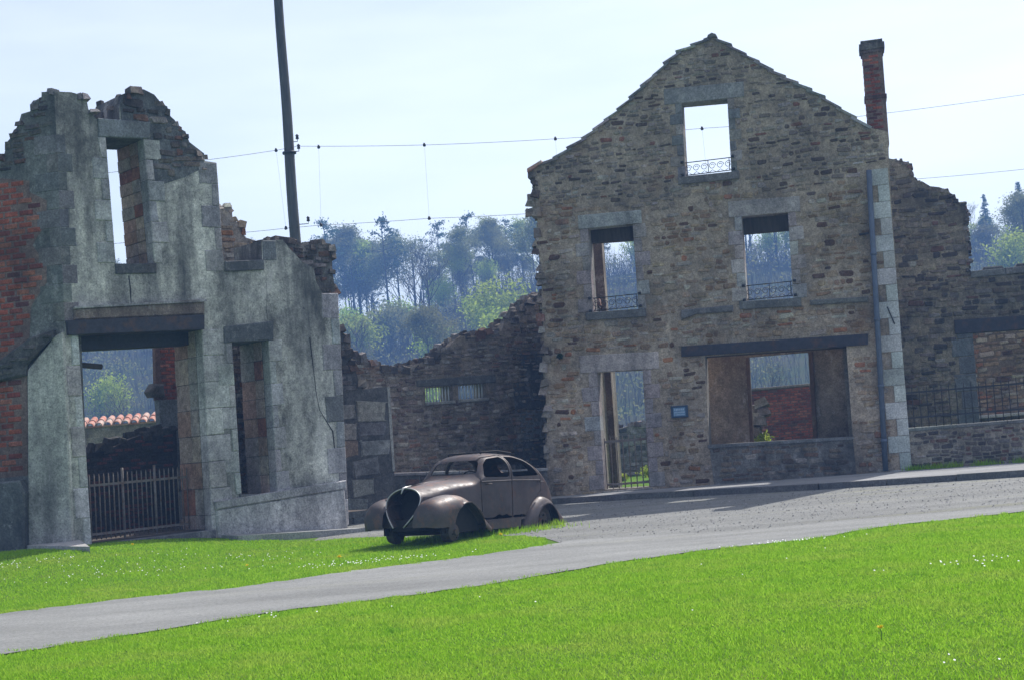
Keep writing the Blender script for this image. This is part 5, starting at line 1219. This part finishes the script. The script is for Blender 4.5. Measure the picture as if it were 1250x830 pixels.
MAT['yellow'] = simple('dandelion_yellow', (.85, .66, .02), .8, .1, 40); MAT['stem'] = simple('flower_stem', (.09, .2, .03), .8, .2)
def dandelion(px, py, r, label):
    g = ground_pt(px, py); t = thing('dandelion', g, label, 'flower', 'dandelions in the grass')
    m = MB(); m.tube([g, g + Vector((.005, 0, .05)), g + Vector((.0, .0, .075))], .003, 5); m.build('stem', MAT['stem'], t)
    m = MB(); c = g + Vector((0, 0, .078))
    for k in range(34):
        a = random.uniform(0, 6.28); e = random.uniform(.1, 1.1); d = Vector((math.cos(a) * math.cos(e), math.sin(a) * math.cos(e), math.sin(e))); s_ = d.cross(Vector((0, 0, 1))).normalized() * r * .16
        m.face([c, c + d * r * .7 + s_, c + d * r, c + d * r * .7 - s_], (.7, .5, .02))
    m.build('flower_head', MAT['yellow'], t)
dandelion(1076, 781, .030, 'yellow dandelion alone in the near lawn at lower right'); dandelion(415, 687, .045, 'yellow dandelion among white daisies left of the car')
dandelion(612, 659, .04, 'yellow dandelion in front of the car doors'); dandelion(302, 697, .03, 'yellow dandelion near the path edge below the corner shop'); dandelion(162, 671, .035, 'yellow dandelion in front of the shop gate')
# stone slab by the return wall
mb = MB(); P = [ground_pt(*p) for p in ((-60, 670), (110, 674), (98, 665.5), (-60, 663))]
P = [Vector((p.x, p.y, p.z + .02)) for p in P]; up_ = Vector((0, 0, .07)); mb.hexa([P[0] - up_, P[1] - up_, P[2] - up_, P[3] - up_, P[0] + up_, P[1] + up_, P[2] + up_, P[3] + up_], (.36, .345, .33))
tag(mb.build('stone_slab', MAT['clean_ashlar']), 'pale flat stone slab on the grass at the foot of the left side wall', 'stone slab')
mb = MB(); q0 = L.P(O2[2][0] + .15, -.02, 0); q1 = L.P(lo[38][0] + .3, -.02, 0); nn = L.n
mb.hexa([q0 - nn * .6 + Vector((0, 0, -.2)), q1 - nn * .6 + Vector((0, 0, -.2)), q1 + Vector((0, 0, -.2)), q0 + Vector((0, 0, -.2))] + [q0 - nn * .6 + Vector((0, 0, zg(q0.x, q0.y) + .03)), q1 - nn * .6 + Vector((0, 0, .05)), q1 + Vector((0, 0, .05)), q0 + Vector((0, 0, zg(q0.x, q0.y) + .05))], (.3, .3, .29))
structure('kerb_strip', mb, MAT['clean_ashlar'])
# garden plants behind the door gate and in the shop
def bushlet(name, c, r, n, label, mat='leaf_bush'):
    t = thing(name, c, label, 'plant'); rg_ = np.random.default_rng(int(abs(c[0]) * 100)); m = MB()
    for k in range(9): a = random.uniform(0, 6.28); e = Vector((math.cos(a) * r * .7, math.sin(a) * r * .7, r * random.uniform(.6, 1.3))); m.tube([Vector(c), Vector(c) + e], [.012, .004], 4)
    m.build('stem', MAT['bark'], t)
    C = rg_.normal(size=(n, 3)) * (r * .5, r * .5, r * .35) + np.array((0, 0, r * .7)); quads('foliage', C, .05, .6, rg_, mat, t)
p = vpt(758, 575, 41); bushlet('garden_shrub', (p.x, p.y, .0),   .15, 220, 'smaller green shrub left of centre behind the door gate'); p = vpt(790, 570, 42.5); bushlet('garden_shrub', (p.x, p.y, .0), .2, 300, 'green shrub farther right behind the door gate')
p = H.P(H.sz(932, 540, 2.2)[0], 2.1, .85); bushlet('ivy_plant', tuple(p), .17, 200, 'small green plant on the rubble inside the shop window')
p = H.P(H.sz(684, 437)[0], -.05, H.sz(684, 437)[1]); bushlet('wall_fern', tuple(p), .055, 60, 'tiny dark fern growing from the house wall left of the door lintel', 'leaf_pine')

# ================================================================== haze
m, t = new_mat('haze_air'); pv = t.nodes.new('ShaderNodeVolumePrincipled'); pv.inputs['Color'].default_value = (.25, .49, 1, 1); pv.inputs['Density'].default_value = HAZE_DENSITY; pv.inputs['Anisotropy'].default_value = 0.0
o_ = t.nodes.new('ShaderNodeOutputMaterial'); t.links.new(pv.outputs[0], o_.inputs['Volume'])
mb = MB(); mb.box((0, 50, 17), (1060, 960, 48)); hz = tag(mb.build('haze', m), kind='stuff')
